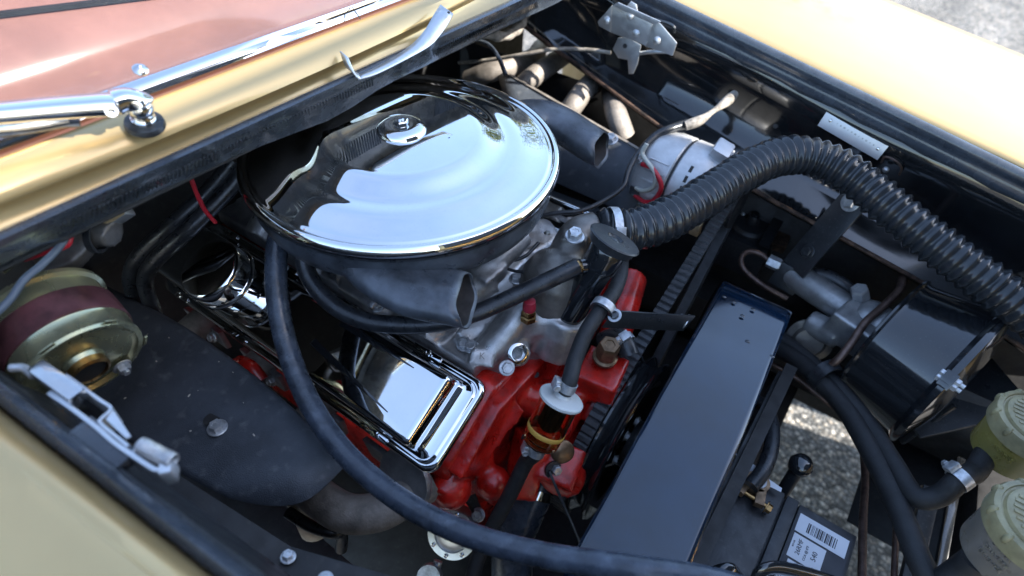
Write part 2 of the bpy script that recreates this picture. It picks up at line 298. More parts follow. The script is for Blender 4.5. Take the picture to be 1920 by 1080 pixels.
# --- windscreen trim, glass and the maroon dash below it
TR = [((0, 288), (766, -2), 1.064), ((0, 282), (758, -2), 1.068), ((0, 276), (750, -2), 1.065), ((0, 268), (742, -2), 1.0665), ((0, 255), (722, -4), 1.073), ((0, 240), (700, -3), 1.076), ((0, 236), (692, -2), 1.072)]
G().grid([row(Z(*a, z), Z(*b, z), .7, .3, 16) for a, b, z in TR]).obj('windscreen_trim', CHROME, body, solid=.001, smooth=60)
jt = Z(668, 22, 1.087)
G().bar(Z(660, 13, 1.0763), Z(676, 36, 1.0675), .0008, .0010).obj('trim_joint', BLKM, body)
wa, wb = Z(0, 236, 1.072), Z(692, -2, 1.072)
def wrow(k, dz=0): return [p + V(-.075*k, 0, .048*k + dz - .002*k*k) for p in row(wa, wb, 1.0, .6, 14)]
G().grid([wrow(k) for k in (0, 1, 2, 4, 7, 10)]).obj('windscreen', GLASS, body, solid=.004, smooth=60)
G().grid([[p + V(-.006, 0, -.03) for p in row(wa, wb, 1, .6, 14)], *[[p + V(-.075*k-.006, 0, .044*k-.03) for p in row(wa, wb, 1, .6, 14)] for k in (1, 2.5, 4, 5.5, 7)]]).obj('dashboard_pad', MAROON, body, smooth=60)
_dn = nrm(np.cross(V(-.075, 0, .044), wb-wa)); a, b = (PL(*q, wa + V(-.006, 0, -.027), _dn) for q in ((-60, 34), (300, -10)))
G().bar(a, b, .006, .004).obj('demister_slot', BLKM, body)
nz = thing('washer_nozzle', 'small chrome dome sitting on the brown windscreen above the wiper', 'nozzle', Z(263, 131, 1.0985))
G().lathe([(0, 0), (.006, 0), (.006, .0010), (.0045, .0025), (.002, .0035), (0, .0038)], fr(W[nz.name], (.5, 0, .85)), 20).obj('dome', CHROMEDULL, nz)
G().ball(mul(fr(W[nz.name], (.5, 0, .85)), (0, 0, .0036)), .0012).obj('jet', STEEL, nz)

# --- far fender (gold), its seal and black inner panel
def yrow(a, b, y, e0=.8, e1=.6, n=20): return row(Y(*a, y), Y(*b, y), e0, e1, n)
lipA, lipB = Z(1240, -8, 1.0), Z(1920, 305, .932)
rows = [row(lipA + V(0, -.002, -.018), lipB + V(0, -.002, -.018), .8, 1.1, 20), row(lipA + V(0, 0, -.004), lipB + V(0, 0, -.004), .8, 1.1, 20), row(lipA + V(0, .004, 0), lipB + V(0, .004, 0), .8, 1.1, 20)]
for dy, dz in ((.012, .002), (.06, .006), (.15, .009), (.25, .008), (.34, .003), (.395, -.006), (.43, -.022), (.448, -.05), (.456, -.11), (.46, -.68)):
    rows.append([p + V(0, dy, dz) for p in row(lipA, lipB, .8, 1.1, 20)])
G().grid(rows).obj('fender', GOLD, body, solid=.0015, smooth=60)
sA, sB = Y(1380, 60, .497), Y(1920, 322, .472)
Sf = []
for dy, dz in ((.004, -.001), (0, .002), (-.004, .0005), (-.007, -.005), (-.006, -.012), (-.003, -.016), (-.005, -.020), (-.006, -.028), (-.004, -.034), (0, -.036)):
    Sf.append([p + V(0, dy, dz) for p in row(sA, sB, 1.2, .7, 40)])
for i in range(40): Sf[-1][i] += V(0, 0, .0015*math.sin(i*2.1)); Sf[-2][i] += V(0, 0, .0015*math.sin(i*2.1))
G().grid(Sf).obj('fender_seal', SEAL, body, solid=.0015, smooth=70)
top = [p + V(0, .004, -.03) for p in row(sA, sB, 1.2, .7, 24)]
m1 = [p + V(0, .018 + .004*math.sin(i*.8), -.075) for i, p in enumerate(row(sA, sB, 1.2, .7, 24))]
def far_low(px, y):   # bottom seam of the inner fender in the photo, as (x, z) on plane y
    return Y(px[0], px[1], y)
seam = spline([Y(880, -40, .50), Y(1000, 58, .49), Y(1125, 150, .47), Y(1250, 243, .455), Y(1400, 345, .45), Y(1600, 455, .455), Y(1760, 545, .46), Y(1920, 650, .46), Y(2100, 770, .46)], 24)
mids = spline([Y(900, -90, .52), Y(1130, 118, .515), Y(1300, 205, .515), Y(1480, 285, .515), Y(1640, 385, .515), Y(1800, 475, .512), Y(1920, 560, .51), Y(2150, 690, .51)], 24)
lo = [p + V(0, .012, -.016) for p in seam]; lo2 = [p + V(0, .10, -.05) for p in seam]
def even(L, n=60): return spline(L, n)
G().grid([even(r_) for r_ in (top, m1, [a*.5+b*.5+V(0, .006, 0) for a, b in zip(m1, mids)], mids, [a*.6+b*.4+V(0, .004, -.001) for a, b in zip(mids, seam)], [a*.2+b*.8+V(0, .001, .001) for a, b in zip(mids, seam)], seam, lo, lo2)]).obj('inner_fender', BLKG, body, solid=.0015, smooth=60)
G().tube([p + V(0, -.004, .0) for p in seam], .0035, 8, 60).obj('inner_fender_flange', RUST, body)
for px, y, r in (((1495, 163), .507, .0034), ((1493, 128), .492, .003), ((1773, 365), .507, .0022), ((1612, 245), .5, .002)):
    q = Y(*px, y); G().lathe([(0, 0), (r, 0), (r*.8, r*.5), (0, r*.7)], fr(q + V(0, -.003, 0), (0, -1, .25)), 14).obj('rivet', STEEL, body)
for px in ((1456, 234), (1353, 188), (1494, 395)):
    q = Y(*px, .508); G().lathe([(0, 0), (.0035, 0), (.0035, .0006), (0, .0006)], fr(q + V(0, -.005, 0), (0, -1, .3)), 14).obj('drain_hole', BLKM, body)
# --- near fender, seal and inner panel
NR = [((0, 712), (482, 1080), .972), ((0, 720), (470, 1080), .985), ((0, 737), (440, 1080), .990), ((0, 755), (412, 1080), .985), ((0, 764), (400, 1080), .976)]
G().grid([row(Z(*a, z), Z(*b, z), .6, .8, 30) for a, b, z in NR]).obj('fender_seal', SEAL, body, solid=.0015, smooth=70)
NF = [((0, 762), (402, 1080), .968), ((0, 770), (395, 1080), .981), ((0, 790), (368, 1080), .996), ((0, 815), (335, 1080), 1.003), ((0, 845), (292, 1080), 1.005), ((0, 852), (284, 1080), 1.004), ((0, 905), (205, 1080), 1.008), ((0, 985), (100, 1080), 1.008), ((-40, 1120), (60, 1220), 1.0)]
rows = [row(Z(*a, z), Z(*b, z), .8, .9, 24) for a, b, z in NF]
rows[-1] = [p + V(0, -.06, -.004) for p in rows[-2]]; rows += [[p + V(0, -.20, -.02) for p in rows[-2]], [p + V(0, -.34, -.06) for p in rows[-2]], [p + V(0, -.40, -.35) for p in rows[-2]]]
G().grid(rows).obj('fender', GOLD, body, solid=.0015, smooth=60)
inn = row(Z(0, 708, .968), Z(488, 1080, .968), .6, 1.2, 24)
G().grid([inn, [p + V(0, .006, -.03) for p in inn], [p + V(0, .022, -.09) for p in inn], [p + V(0, .03, -.20) for p in inn], [p + V(0, .06, -.42) for p in inn]]).obj('inner_fender', BLKS, body, solid=.0015, smooth=50)
G().grid([[V(1.16+.25*math.cos(t*1.4), .86*t, z) for t in np.linspace(-1, 1, 17)] for z in (.86, .7, .5, .22)]).obj('nose_panel', GOLD, body, solid=.003, smooth=60)
# open hood hinged at the front, standing outside the frame: it shades the bay
hood = thing('hood', 'raised gold hood standing open at the front of the car, outside the picture', 'hood', (1.12, 0, .85))
HW0, HW1 = -.62, .56
pr = [[V(1.12 + .10*s*s - .02, HW0 + (HW1-HW0)*t, .84 + 1.32*s) + V(.015*math.sin(math.pi*t), 0, 0) for t in np.linspace(0, 1, 16)] for s in np.linspace(0, 1, 10)]
G().grid(pr).obj('outer_skin', GOLD, hood, solid=.003, smooth=60)
G().grid([[p + V(-.02, 0, 0) for p in r_[1:-1]] for r_ in pr[1:-1]]).obj('inner_panel', BLKS, hood, solid=.002, smooth=60)

# --- chassis members below the engine
def member(name, pts, wd, th, m=BLKM): g = G(); [g.bar(a, b, wd, th) for a, b in zip(pts[:-1], pts[1:])]; return g.obj(name, m, body, bevel=.003)
member('frame_rail', [V(-.4, -.30, .42), V(.9, -.30, .40)], .07, .09)
member('frame_rail', [V(-.4, .52, .50), V(.30, .52, .46), V(1.0, .56, .40)], .09, .09)
member('cross_member', [V(.30, -.3, .33), V(.30, .5, .33)], .10, .06)
member('cross_member', [V(.86, -.4, .45), V(.80, .55, .45)], .05, .10)
G().grid([[V(-.38, y, .30), V(.36, y, .30)] for y in (-.4, .62)]).obj('dark_fill_tray', BLKM, body, solid=.003)  # black trays and panel added to darken the gaps and stop stray light
G().grid([[V(x, y, .36) for x in (.34, .52)] for y in (.06, .62)]).obj('dark_fill_tray', BLKM, body, solid=.003)
G().grid([[V(x, y, .40) for x in (.66, .98)] for y in (.26, .62)]).obj('dark_fill_tray', BLKM, body, solid=.003)
G().grid([[V(x, .56+.03*(z < .5), z) for x in (-.4, 1.0)] for z in (.80, .5, .25)]).obj('wheel_arch_liner', BLKM, body, solid=.003)
G().grid([[V(x, .44, z) for x in (.48, 1.0)] for z in (.60, .44)]).obj('dark_fill_panel', BLKM, body, solid=.003)
# ================================================================== engine
EY = .045                                     # engine centre line
def rrect(wd, ht, r, n=6):
    out = []
    for cx, cy, a in ((wd/2-r, ht/2-r, 0), (-wd/2+r, ht/2-r, 90), (-wd/2+r, -ht/2+r, 180), (wd/2-r, -ht/2+r, 270)):
        for k in range(n+1): t = math.radians(a+90*k/n); out.append((cx+r*math.cos(t), cy+r*math.sin(t)))
    return out
# ---- wiper arm
wp = thing('wiper', 'polished wiper arm lying across the windscreen at the upper left', 'wiper', Z(272, 236, 1.0595))
pv = Z(273, 237, 1.0605); up = nrm((.25, 0, 1))
G().lathe([(0, 0), (.0145, 0), (.0155, .002), (.0145, .0055), (.011, .0065), (0, .0065)], fr(pv, up), 28).obj('grommet', RUBBER, wp)
G().lathe([(0, .006), (.0095, .006), (.0095, .009), (.008, .0105), (.0075, .016), (0, .016)], fr(pv, up), 28).obj('pivot_nut', CHROMEDULL, wp)
hd = [pv + up*.020 + V(.002, .002, 0), Z(262, 192, 1.0835), Z(236, 187, 1.0875), Z(212, 193, 1.0875)]
g = G(); Q = spline(hd, 14); tgt = [nrm(Q[min(i+1, 13)]-Q[max(i-1, 0)]) for i in range(14)]
sec = lambda p, t, wd, ht: [p + nrm(np.cross(t, (0, 0, 1)))*x + nrm(np.cross(np.cross(t, (0, 0, 1)), t))*y for x, y in rrect(wd, ht, min(wd, ht)*.42, 4)]
g.loft([sec(Q[i], tgt[i], .021-.002*math.sin(i*.3), .017) for i in range(14)]); g.ball(pv + up*.019, .0105, (1, 1, .9)); g.obj('arm_head', CHROME, wp, subd=1)
ar = [Z(216, 196, 1.0880), Z(195, 196, 1.0895), Z(110, 202, 1.0935), Z(20, 210, 1.0975), Z(-120, 222, 1.1045), Z(-260, 232, 1.1095)]; Q = spline(ar, 20)
g = G(); g.loft([sec(Q[i], nrm(Q[min(i+1, 19)]-Q[max(i-1, 0)]), .0225-.0045*i/19, .014-.004*i/19) for i in range(20)]); g.obj('arm', CHROME, wp, smooth=30)
q = Z(209, 208, 1.0880); G().lathe([(.0045, 0), (.0045, .003), (.0025, .003), (.0022, .001), (0, .001)], fr(q, CAM-q), 18).obj('hinge_pin', STEEL, wp)
bl = [Z(-60, 258, 1.0835), Z(40, 245, 1.0815), Z(115, 232, 1.0795), Z(150, 231, 1.0775)]
G().tube(bl, .005, 8, 16, sq=.6).obj('blade', RUBBER, wp)
G().tube([p + V(0, 0, .003) for p in spline([Z(0, 246, 1.0855), Z(60, 240, 1.0845), Z(130, 228, 1.0825)], 3)], .0035, 8, 20).obj('spring', STEEL, wp)
# ---- loose strip on the cowl
st = thing('steel_strip', 'bent shiny steel strip lying on the cowl edge above the air cleaner', 'strip', Z(740, 110, 1.04))
P0 = [Z(672, 141, 1.036), Z(700, 127, 1.036), Z(740, 106, 1.037), Z(775, 81, 1.041), Z(797, 56, 1.048), Z(812, 30, 1.056), Z(826, 9, 1.062)]
P1 = [Z(672, 149, 1.0365), Z(705, 139, 1.036), Z(760, 112, 1.036), Z(805, 87, 1.038), Z(822, 70, 1.042), Z(838, 48, 1.049), Z(850, 26, 1.058)]
G().grid([spline(P0, 24), [a*.5+b*.5 for a, b in zip(spline(P0, 24), spline(P1, 24))], spline(P1, 24)]).obj('strip', GALV, st, solid=.0012, smooth=60)
G().grid([spline([Z(672, 139, 1.037), Z(650, 126, 1.044), Z(638, 96, 1.058)], 10), spline([Z(676, 149, 1.0375), Z(666, 140, 1.042), Z(652, 108, 1.056)], 10)]).obj('turned_end', GALV, st, solid=.0015, smooth=60)
q = Z(841, 24, 1.0605); G().lathe([(0, 0), (.0016, 0), (.0016, .0009), (0, .0009)], fr(q, (.5, 0, 1)), 12).obj('slot', BLKM, st)

# ---- air cleaner
AC = V(0, 0, .95); MA = T(AC)
ac = thing('air_cleaner', 'large round air cleaner with mirror chrome lid and black pressed base', 'air cleaner', AC + V(0, 0, -.055))
def lidz(r):
    ss = lambda a, b: (lambda t: t*t*(3-2*t))(min(1, max(0, (r-a)/(b-a))))
    return .0285 - .0015*(r/.08)**2*(r < .082) - .0015*(r >= .082) - .0120*ss(.083, .120) - .0105*ss(.126, .17)*.8
prof = [(0, lidz(0))] + [(r, lidz(r)) for r in np.linspace(.01, .166, 60)]
e = prof[-1][1]; prof += [(.1675, e-.0018), (.169, e-.0018), (.1705, e+.0005), (.1735, e+.002), (.1765, e+.0005), (.1785, e-.004), (.179, e-.008), (.1775, e-.0105), (.176, e-.0105)]
G().lathe(prof[::-1], MA, 128, caps=False).obj('lid', CHROME, ac, smooth=60)
G().lathe([(.1755, -.006), (.1768, -.0055), (.1768, -.0085), (.1755, -.009)], MA, 96, caps=False).obj('gasket', RUBBER, ac)
zt = lidz(0)
G().lathe([(.0275, zt-.001), (.0270, zt+.0025), (.0245, zt+.0050), (.019, zt+.0068), (.012, zt+.0070), (.0085, zt+.0062), (.0075, zt+.0065)], MA, 48, caps=False).obj('nut_dish', CHROME, ac, smooth=60)
n_ = G().hexb(T(AC + V(0, 0, zt+.0045)), .0085, .0075, False); n_.lathe([(.0038, zt+.010), (.0038, zt+.0130), (.0025, zt+.0138), (0, zt+.0138)], MA, 16); n_.obj('centre_nut', CHROME, ac, smooth=25)
G().lathe([(.1735, -.006), (.1735, -.018), (.172, -.03), (.168, -.042), (.160, -.050), (.145, -.054), (.05, -.056)], MA, 96).obj('base', BASEBLK, ac, smooth=50)
BOREM = mat('snorkel_bore', (.030, .022, .018), .75, 0, var=.4, vs=60)  # rust-brown bore, darkened: shade inside the mouth is put into the colour
def snorkel(path, ab, nm):
    Q = spline(path, 22); g = G(); rings = []
    for i, p in enumerate(Q):
        t = nrm(Q[min(i+1, 21)]-Q[max(i-1, 0)]); sx = nrm(np.cross(t, (0, 0, 1))); sz = np.cross(sx, t); u = i/21
        a = ab[0][0]*(1-u)+ab[1][0]*u; b = ab[0][1]*(1-u)+ab[1][1]*u
        rings.append([p + sx*a*np.sign(math.cos(k))*abs(math.cos(k))**.8 + sz*b*np.sign(math.sin(k))*abs(math.sin(k))**.8 + t*(-.009*math.sin(k) + .004*math.cos(k) + .0008*math.sin(5*k))*max(0, (i-12)/9)**2 for k in np.linspace(0, 2*math.pi, 28, endpoint=False)])
    g.loft(rings, caps=False); o = g.obj(nm, BASEBLK, ac, solid=.0016, smooth=60)
    cen = [np.mean(q, axis=0) for q in rings]; inr = [[c + (v-c)*.94 for v in q] for q, c in zip(rings, cen)]; inr[-1] = [v - (cen[-1]-cen[-2])*.25 for v in inr[-1]]
    G().loft(inr[8:][::-1], caps=False).obj('bore', BOREM, o, smooth=60); return o
so = Z(876, 563, .905); print('snorkel', so)
snorkel([V(-.04, -.105, .925), V(.04, -.112, .921), so + V(-.06, -.020, .006), so], ((.052, .020), (.031, .0145)), 'snorkel')
sf = Z(1128, 282, .893); print('snorkel far', sf)
snorkel([V(.02, .10, .92), sf + V(-.10, -.005, .016), sf], ((.034, .020), (.026, .018)), 'snorkel')

# ---- valve covers
def valve_cover(label, flip, detail):
    ya = nrm((0, .891*flip, .454)); na = nrm((0, -.454*flip, .891)); yi = EY - flip*.139
    inner = V(.197, yi, .770); xa = nrm((1, -.004*flip, .030)); na = nrm(np.cross(xa, ya)*flip); ctr = inner - ya*.059 - xa*.2525; M = np.eye(4); M[:3, 0] = xa; M[:3, 1] = ya; M[:3, 2] = na; M[:3, 3] = ctr
    t = thing('valve_cover', label, 'valve cover', ctr - V(0, 0, .03)); L, Wd = .505, .118
    secs = [(0, -.006, .016, 0), (0, .0005, .016, 0), (.0015, .003, .016, 0), (.004, .0042, .015, 0), (.0075, .0040, .013, 0), (.0095, .0022, .012, .001), (.0110, .0026, .012, .002), (.0122, .0036, .012, .005), (.0132, .0046, .010, .0075), (.0140, .0054, .009, .0086), (.0148, .019, .007, .0092), (.0156, .034, .006, .0098), (.0164, .0385, .006, .0102), (.0176, .0412, .0055, .0106), (.0196, .0426, .005, .0110), (.024, .0430, .004, .0115)]
    G().loft([[mul(M, (x-fx/2, y, z)) for x, y in rrect(L-2*i_-fx, Wd-2*i_, r)] for i_, z, r, fx in secs]).obj('cover', CHROME, t, smooth=55)
    if detail:
        Mi = np.linalg.inv(M)
        for tail, tip in (((640, 604), (776, 690)), ((586, 640), (727, 773))):       # tapering spears, thin black strips set on the cover top
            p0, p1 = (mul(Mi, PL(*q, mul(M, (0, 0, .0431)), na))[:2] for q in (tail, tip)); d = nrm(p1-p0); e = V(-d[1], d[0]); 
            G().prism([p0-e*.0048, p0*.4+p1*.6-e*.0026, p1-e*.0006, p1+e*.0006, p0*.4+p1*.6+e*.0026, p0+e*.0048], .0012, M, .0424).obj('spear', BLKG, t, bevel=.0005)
    for x in (-.19, -.065, .065, .185):
        for sy in ((-1, 1) if detail else (-1,)):
            m2 = M.copy(); m2[:3, 3] = mul(M, (x-.02, sy*(Wd/2-.0045), .0045))
            c = G().box((0, 0, .001), (.042, .0065, .003), m2).obj('hold_down', CHROME, t, bevel=.0012)
            G().hexb(fr(mul(m2, (.004, 0, .0022)), na), .0042, .0055, False).obj('bolt', CHROME, t, smooth=25)
    return t, M
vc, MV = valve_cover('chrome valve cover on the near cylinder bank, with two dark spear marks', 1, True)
vf, MF = valve_cover('chrome valve cover on the far bank, mostly hidden behind the air cleaner', -1, False)
# breather cap on the near cover
bn = MV[:3, 2]; bq = PL(452, 540, mul(MV, (0, 0, .0430)), bn); print('breather', bq)
br = thing('breather', 'tall chrome oil breather cap standing on the near valve cover', 'breather cap', bq)
Mb = fr(bq, bn)
G().lathe([(.030, 0), (.032, .002), (.032, .020), (.030, .022)], Mb, 48).obj('neck', CHROME, br)
for k in range(16):
    a = k*math.pi/8; d = Mb[:3, :3] @ V(math.cos(a), math.sin(a), 0); p = mul(Mb, (.0312*math.cos(a), .0312*math.sin(a), .0265))
    G().lathe([(0, 0), (.0024, 0), (.0024, .0010), (0, .0010)], fr(p-d*.0004, d), 10).obj('vent_hole', BLKM, br)
G().lathe([(.030, .021), (.0313, .0225), (.0313, .031), (.030, .032)], Mb, 48).obj('vent_band', CHROMEDULL, br)
G().lathe([(.0395, .030), (.0412, .0305), (.0422, .0325), (.0412, .035), (.0395, .0365), (.0390, .056), (.0375, .0600), (.0345, .0620), (.015, .0632), (0, .0635)], Mb, 56).obj('cap', CHROME, br, smooth=45)

# ---- block, heads, water pump (red)
eb = thing('engine_block', 'bright red painted engine block and cylinder heads below the valve covers', 'engine', (0, EY, .35))
def headpoly(f): return [(EY-f*.128, .754), (EY-f*.216, .700), (EY-f*.222, .675), (EY-f*.208, .62), (EY-f*.15, .585), (EY-f*.06, .66), (EY-f*.07, .74)]
for f in (1, -1):
    P = headpoly(f); G().loft([[V(-.315, y, z-.014) for y, z in P], [V(.184, y, z) for y, z in P], [V(.198, EY+(y-EY)*.985, z-.004) for y, z in P]]).obj('cylinder_head', RED, eb, bevel=.005, smooth=50)
g = G(); g.box((-.06, EY, .50), (.50, .30, .30)); g.box((-.06, EY, .66), (.49, .16, .10)); g.obj('block', RED, eb, bevel=.01)
# front of head and block: cast lumps fused together
g = G()
g.slab([V(.185, EY-.15, .60), V(.185, EY-.216, .690), V(.185, EY-.14, .742), V(.185, EY+.02, .735), V(.185, EY+.02, .58)], (1, 0, 0), .03)
a0 = [Z(948, 735, .735), Z(985, 775, .715), Z(905, 880, .660), Z(868, 855, .675)]
g.slab([p + V(-.03, 0, -.004) for p in a0], (1, 0, .3), .034)
g.tube([V(.20, EY-.09, .70), V(.23, EY-.07, .69), V(.25, EY, .66)], .024, 12, 10)
g.tube([Z(850, 880, .66), Z(830, 930, .65)], .018, 10, 6); g.ball(Z(845, 915, .645), .026); g.ball(Z(925, 905, .635), .022); g.ball(Z(900, 860, .655), .018)
g.box((.20, EY-.02, .70), (.03, .16, .045)); g.box((.20, EY-.07, .57), (.04, .16, .12))
g.obj('head_front', RED, eb, remesh=.0032, sm=5)
q = Z(1004, 702, .728); G().lathe([(0, 0), (.0042, 0), (.0042, .0015), (0, .0015)], fr(q, (.5, -.4, .75)), 14).obj('core_plug', BLKM, eb)
text('14 0 3 4 2 1 D', .0075, fr(mul(fr((a0[0]+a0[2])/2 + V(.006, .001, .007), (.85, -.1, .5), a0[1]-a0[0]), (0, 0, 0)), (.9, -.1, .42), a0[0]-a0[3]), RED, eb, 'casting_number', .0008)
wpump = thing('water_pump', 'red cast water pump body behind the drive belt', 'water pump', (.25, EY, .55))
g = G(); wc = V(.262, EY, .60)
g.lathe([(0, -.05), (.062, -.05), (.070, -.03), (.062, .0), (.04, .012), (.03, .03), (0, .03)], fr(wc, (1, 0, 0)), 28)
top1 = Z(1130, 690, .742); g.box((0, 0, 0), (.052, .056, .040), fr(top1 + V(0, 0, -.018), (0, 0, 1), (1, .15, 0)))
g.tube([top1 + V(-.005, 0, -.02), wc + V(-.01, .02, .05), wc], .026, 12, 10)
g.tube([Z(1075, 740, .70), Z(1045, 800, .68), Z(1000, 865, .655)], .021, 12, 10); g.ball(Z(1040, 790, .70), .024)
g.box((0, 0, 0), (.030, .075, .055), fr(Z(985, 868, .650), (.6, -.5, .6), (1, .4, 0)))
g.box((0, 0, 0), (.045, .05, .05), fr(Z(1050, 870, .650), (.3, -.4, .85), (1, .2, 0))); g.tube([Z(1050, 900, .64), wc], .03, 12, 8)
g.tube([Z(1100, 720, .70), Z(1120, 740, .69), Z(1095, 790, .67)], .015, 10, 8)
g.tube([Z(1185, 520, .74), Z(1165, 590, .73), Z(1150, 640, .72)], .022, 12, 8)
g.obj('pump_casting', RED, wpump, remesh=.003, sm=4)
pl = G(); pq = Z(1134, 670, .750); pl.lathe([(0, 0), (.0155, 0), (.0155, .004), (.0125, .006), (.0118, .010)], fr(pq, (.12, -.12, 1)), 24); pl.hexb(fr(pq + V(.001, -.001, .008), (.12, -.12, 1), (1, .5, 0)), .0135, .024, False); pl.obj('hex_plug', BRONZE, wpump, smooth=25)
pl = G(); bq2 = Z(1053, 845, .678); pl.lathe([(0, -.01), (.013, -.01), (.0145, 0), (.0145, .006), (.012, .008), (0, .008)], fr(bq2, (.5, -.45, .6)), 22); pl.obj('plug', BRONZE, wpump)
bolt(wpump, Z(1040, 878, .668), (.75, -.4, .5), .0062, .009); bolt(wpump, Z(985, 820, .69), (.7, -.5, .5), .004, .004, BLKM)

# ---- intake manifold
im = thing('intake_manifold', 'grey cast aluminium intake manifold between the valve covers under the air cleaner', 'manifold', (0, EY, .72))
g = G()
g.box((-.06, EY, .795), (.34, .11, .05)); g.box((-.02, EY-.02, .845), (.15, .13, .05)); g.box((-.06, EY, .755), (.48, .20, .04))
for x in (-.235, -.13, -.015, .075):
    for f in (1, -1): g.tube([V(x, EY-f*.02, .82), V(x+.015, EY-f*.075, .80), V(x+.02, EY-f*.128, .765)], lambda t: .026-.004*t, 12, 10)
for f in (1, -1): g.box((-.065, EY-f*.118, .762), (.47, .03, .022), None)
cx = [Z(905, 690, .745), Z(938, 705, .745), Z(985, 662, .752), Z(1095, 655, .752), Z(1085, 590, .78), Z(960, 560, .79), Z(850, 640, .77)]
g.slab([p + V(0, 0, -.02) for p in cx], (0, 0, 1), .038)
g.tube([Z(905, 672, .765), Z(950, 620, .79), Z(985, 570, .812)], .019, 12, 10); g.tube([Z(790, 610, .785), Z(860, 560, .81), Z(920, 520, .83)], .020, 12, 10)
g.tube([Z(960, 600, .78), Z(1040, 590, .79), Z(1080, 600, .78)], .03, 12, 10)
fb = Z(1062, 598, .795); fa = nrm(Z(1153, 447, .905) - fb)
g.lathe([(0, -.05), (.032, -.05), (.030, -.015), (.0265, .008), (0, .008)], fr(fb, fa*.6 + V(0, 0, .5)), 24)
g.lathe([(0, -.03), (.020, -.03), (.0165, .008), (0, .008)], fr(Z(990, 592, .80), (0, 0, 1)), 20)
g.lathe([(0, -.02), (.018, -.02), (.0155, .006), (0, .006)], fr(Z(970, 663, .768), (.6, -.45, .65)), 20)
g.lathe([(0, -.05), (.05, -.05), (.046, .0), (0, .004)], fr(Z(1035, 525, .82), (0, 0, 1)), 28)
g.box((0, 0, 0), (.03, .02, .03), fr(Z(903, 672, .77), (.4, -.4, .8), (1, .4, 0)))
g.box((0, 0, 0), (.05, .035, .03), fr(Z(905, 500, .84), (.2, -.3, .9), (1, -.2, 0))); g.tube([Z(900, 505, .84), Z(940, 480, .85), Z(980, 440, .86)], .016, 10, 8)
g.box((0, 0, 0), (.06, .04, .03), fr(Z(690, 545, .80), (0, -.3, .95))); g.ball(Z(660, 520, .80), .02); g.ball(Z(720, 570, .79), .016)
g.obj('manifold_casting', ALU, im, remesh=.003, sm=3)
for px, z, nn, r in (((968, 524), .826, (0, 0, 1), .0068), ((884, 650), .782, (0, -.3, .95), .0065), ((950, 690), .772, (.5, -.4, .7), .007), ((708, 575), .80, (0, -.2, 1), .0065), ((870, 645), .780, (.1, -.4, .9), .0068), ((1105, 545), .80, (.4, 0, .9), .006)):
    bolt(im, Z(*px, z), nn, r, .007)
q = Z(970, 662, .776); G().lathe([(.006, .0), (.0125, .0), (.0125, .004), (.0095, .0055), (.0080, .0055), (.0072, .001), (0, .001)], fr(q, (.6, -.45, .65)), 24).obj('core_plug', CHROMEDULL, im)
text('K', .011, fr(Z(904, 668, .789), (.4, -.4, .8), (.8, .5, 0)), DKCAST, im, 'casting_mark', .0006)
sn = thing('temperature_sender', 'small brass sender with a red cap screwed into the intake manifold', 'sensor', Z(990, 590, .808))
ms = T(Z(990, 600, .816)); s2 = G().hexb(ms, .0098, .010, False); s2.hexb(T(mul(ms, (0, 0, .010))), .0082, .009, False); s2.obj('brass_body', BRASS, sn, smooth=25)
G().lathe([(.006, .018), (.0075, .0185), (.0075, .026), (.0065, .0275), (.0065, .0315), (.0045, .0325), (0, .0325)], ms, 20).obj('red_cap', REDCAP, sn)
# carburettor body glimpsed below the air cleaner
cb = thing('carburettor', 'grey metal carburettor glimpsed in the dark below the air cleaner', 'carburettor', (-.04, EY, .84))
g = G(); g.box((-.05, .02, .875), (.14, .12, .05)); g.box((-.07, -.05, .87), (.06, .03, .03)); g.box((-.10, -.07, .86), (.03, .03, .02)); g.tube([V(-.14, -.06, .855), V(-.10, -.085, .86), V(-.05, -.085, .865)], .006, 8, 10)
g.obj('carburettor_body', GREYCAST, cb, bevel=.003)
G().tube([V(-.16, -.07, .85), V(-.11, -.095, .872), V(-.06, -.10, .868), V(0, -.09, .85)], .0022, 8, 20).obj('throttle_rod', STEEL, cb)
# ---- thermostat housing
th = thing('thermostat_housing', 'dark grey domed thermostat housing with one bolt, right of the air cleaner', 'housing', Z(1035, 530, .83))
g = G(); tcn = Z(1040, 522, .832); g.lathe([(.0, -.03), (.043, -.03), (.042, -.01), (.039, .008), (.031, .023), (.018, .032), (0, .035)], fr(tcn, (.05, .1, 1)), 32)
g.tube([tcn + V(.0, .01, .004), Z(1080, 445, .862), Z(1118, 430, .866)], .0225, 16, 12); g.box((0, 0, 0), (.03, .03, .03), fr(Z(1075, 452, .863), (0, 0, 1), (1, .6, 0)))
g.obj('dome', DKCAST, th, remesh=.0026, sm=5)
bolt(th, Z(1077, 444, .884), (.1, -.1, 1), .0085, .010); g = G().lathe([(0, 0), (.004, 0), (.003, .0025), (0, .003)], fr(Z(1026, 438, .888), (0, .2, 1)), 14); g.obj('boss', DKCAST, th)
text('nu', .011, fr(Z(1028, 468, .868), (.05, -.1, 1), (1, .4, 0)), DKCAST, th, 'casting_mark', .0003)
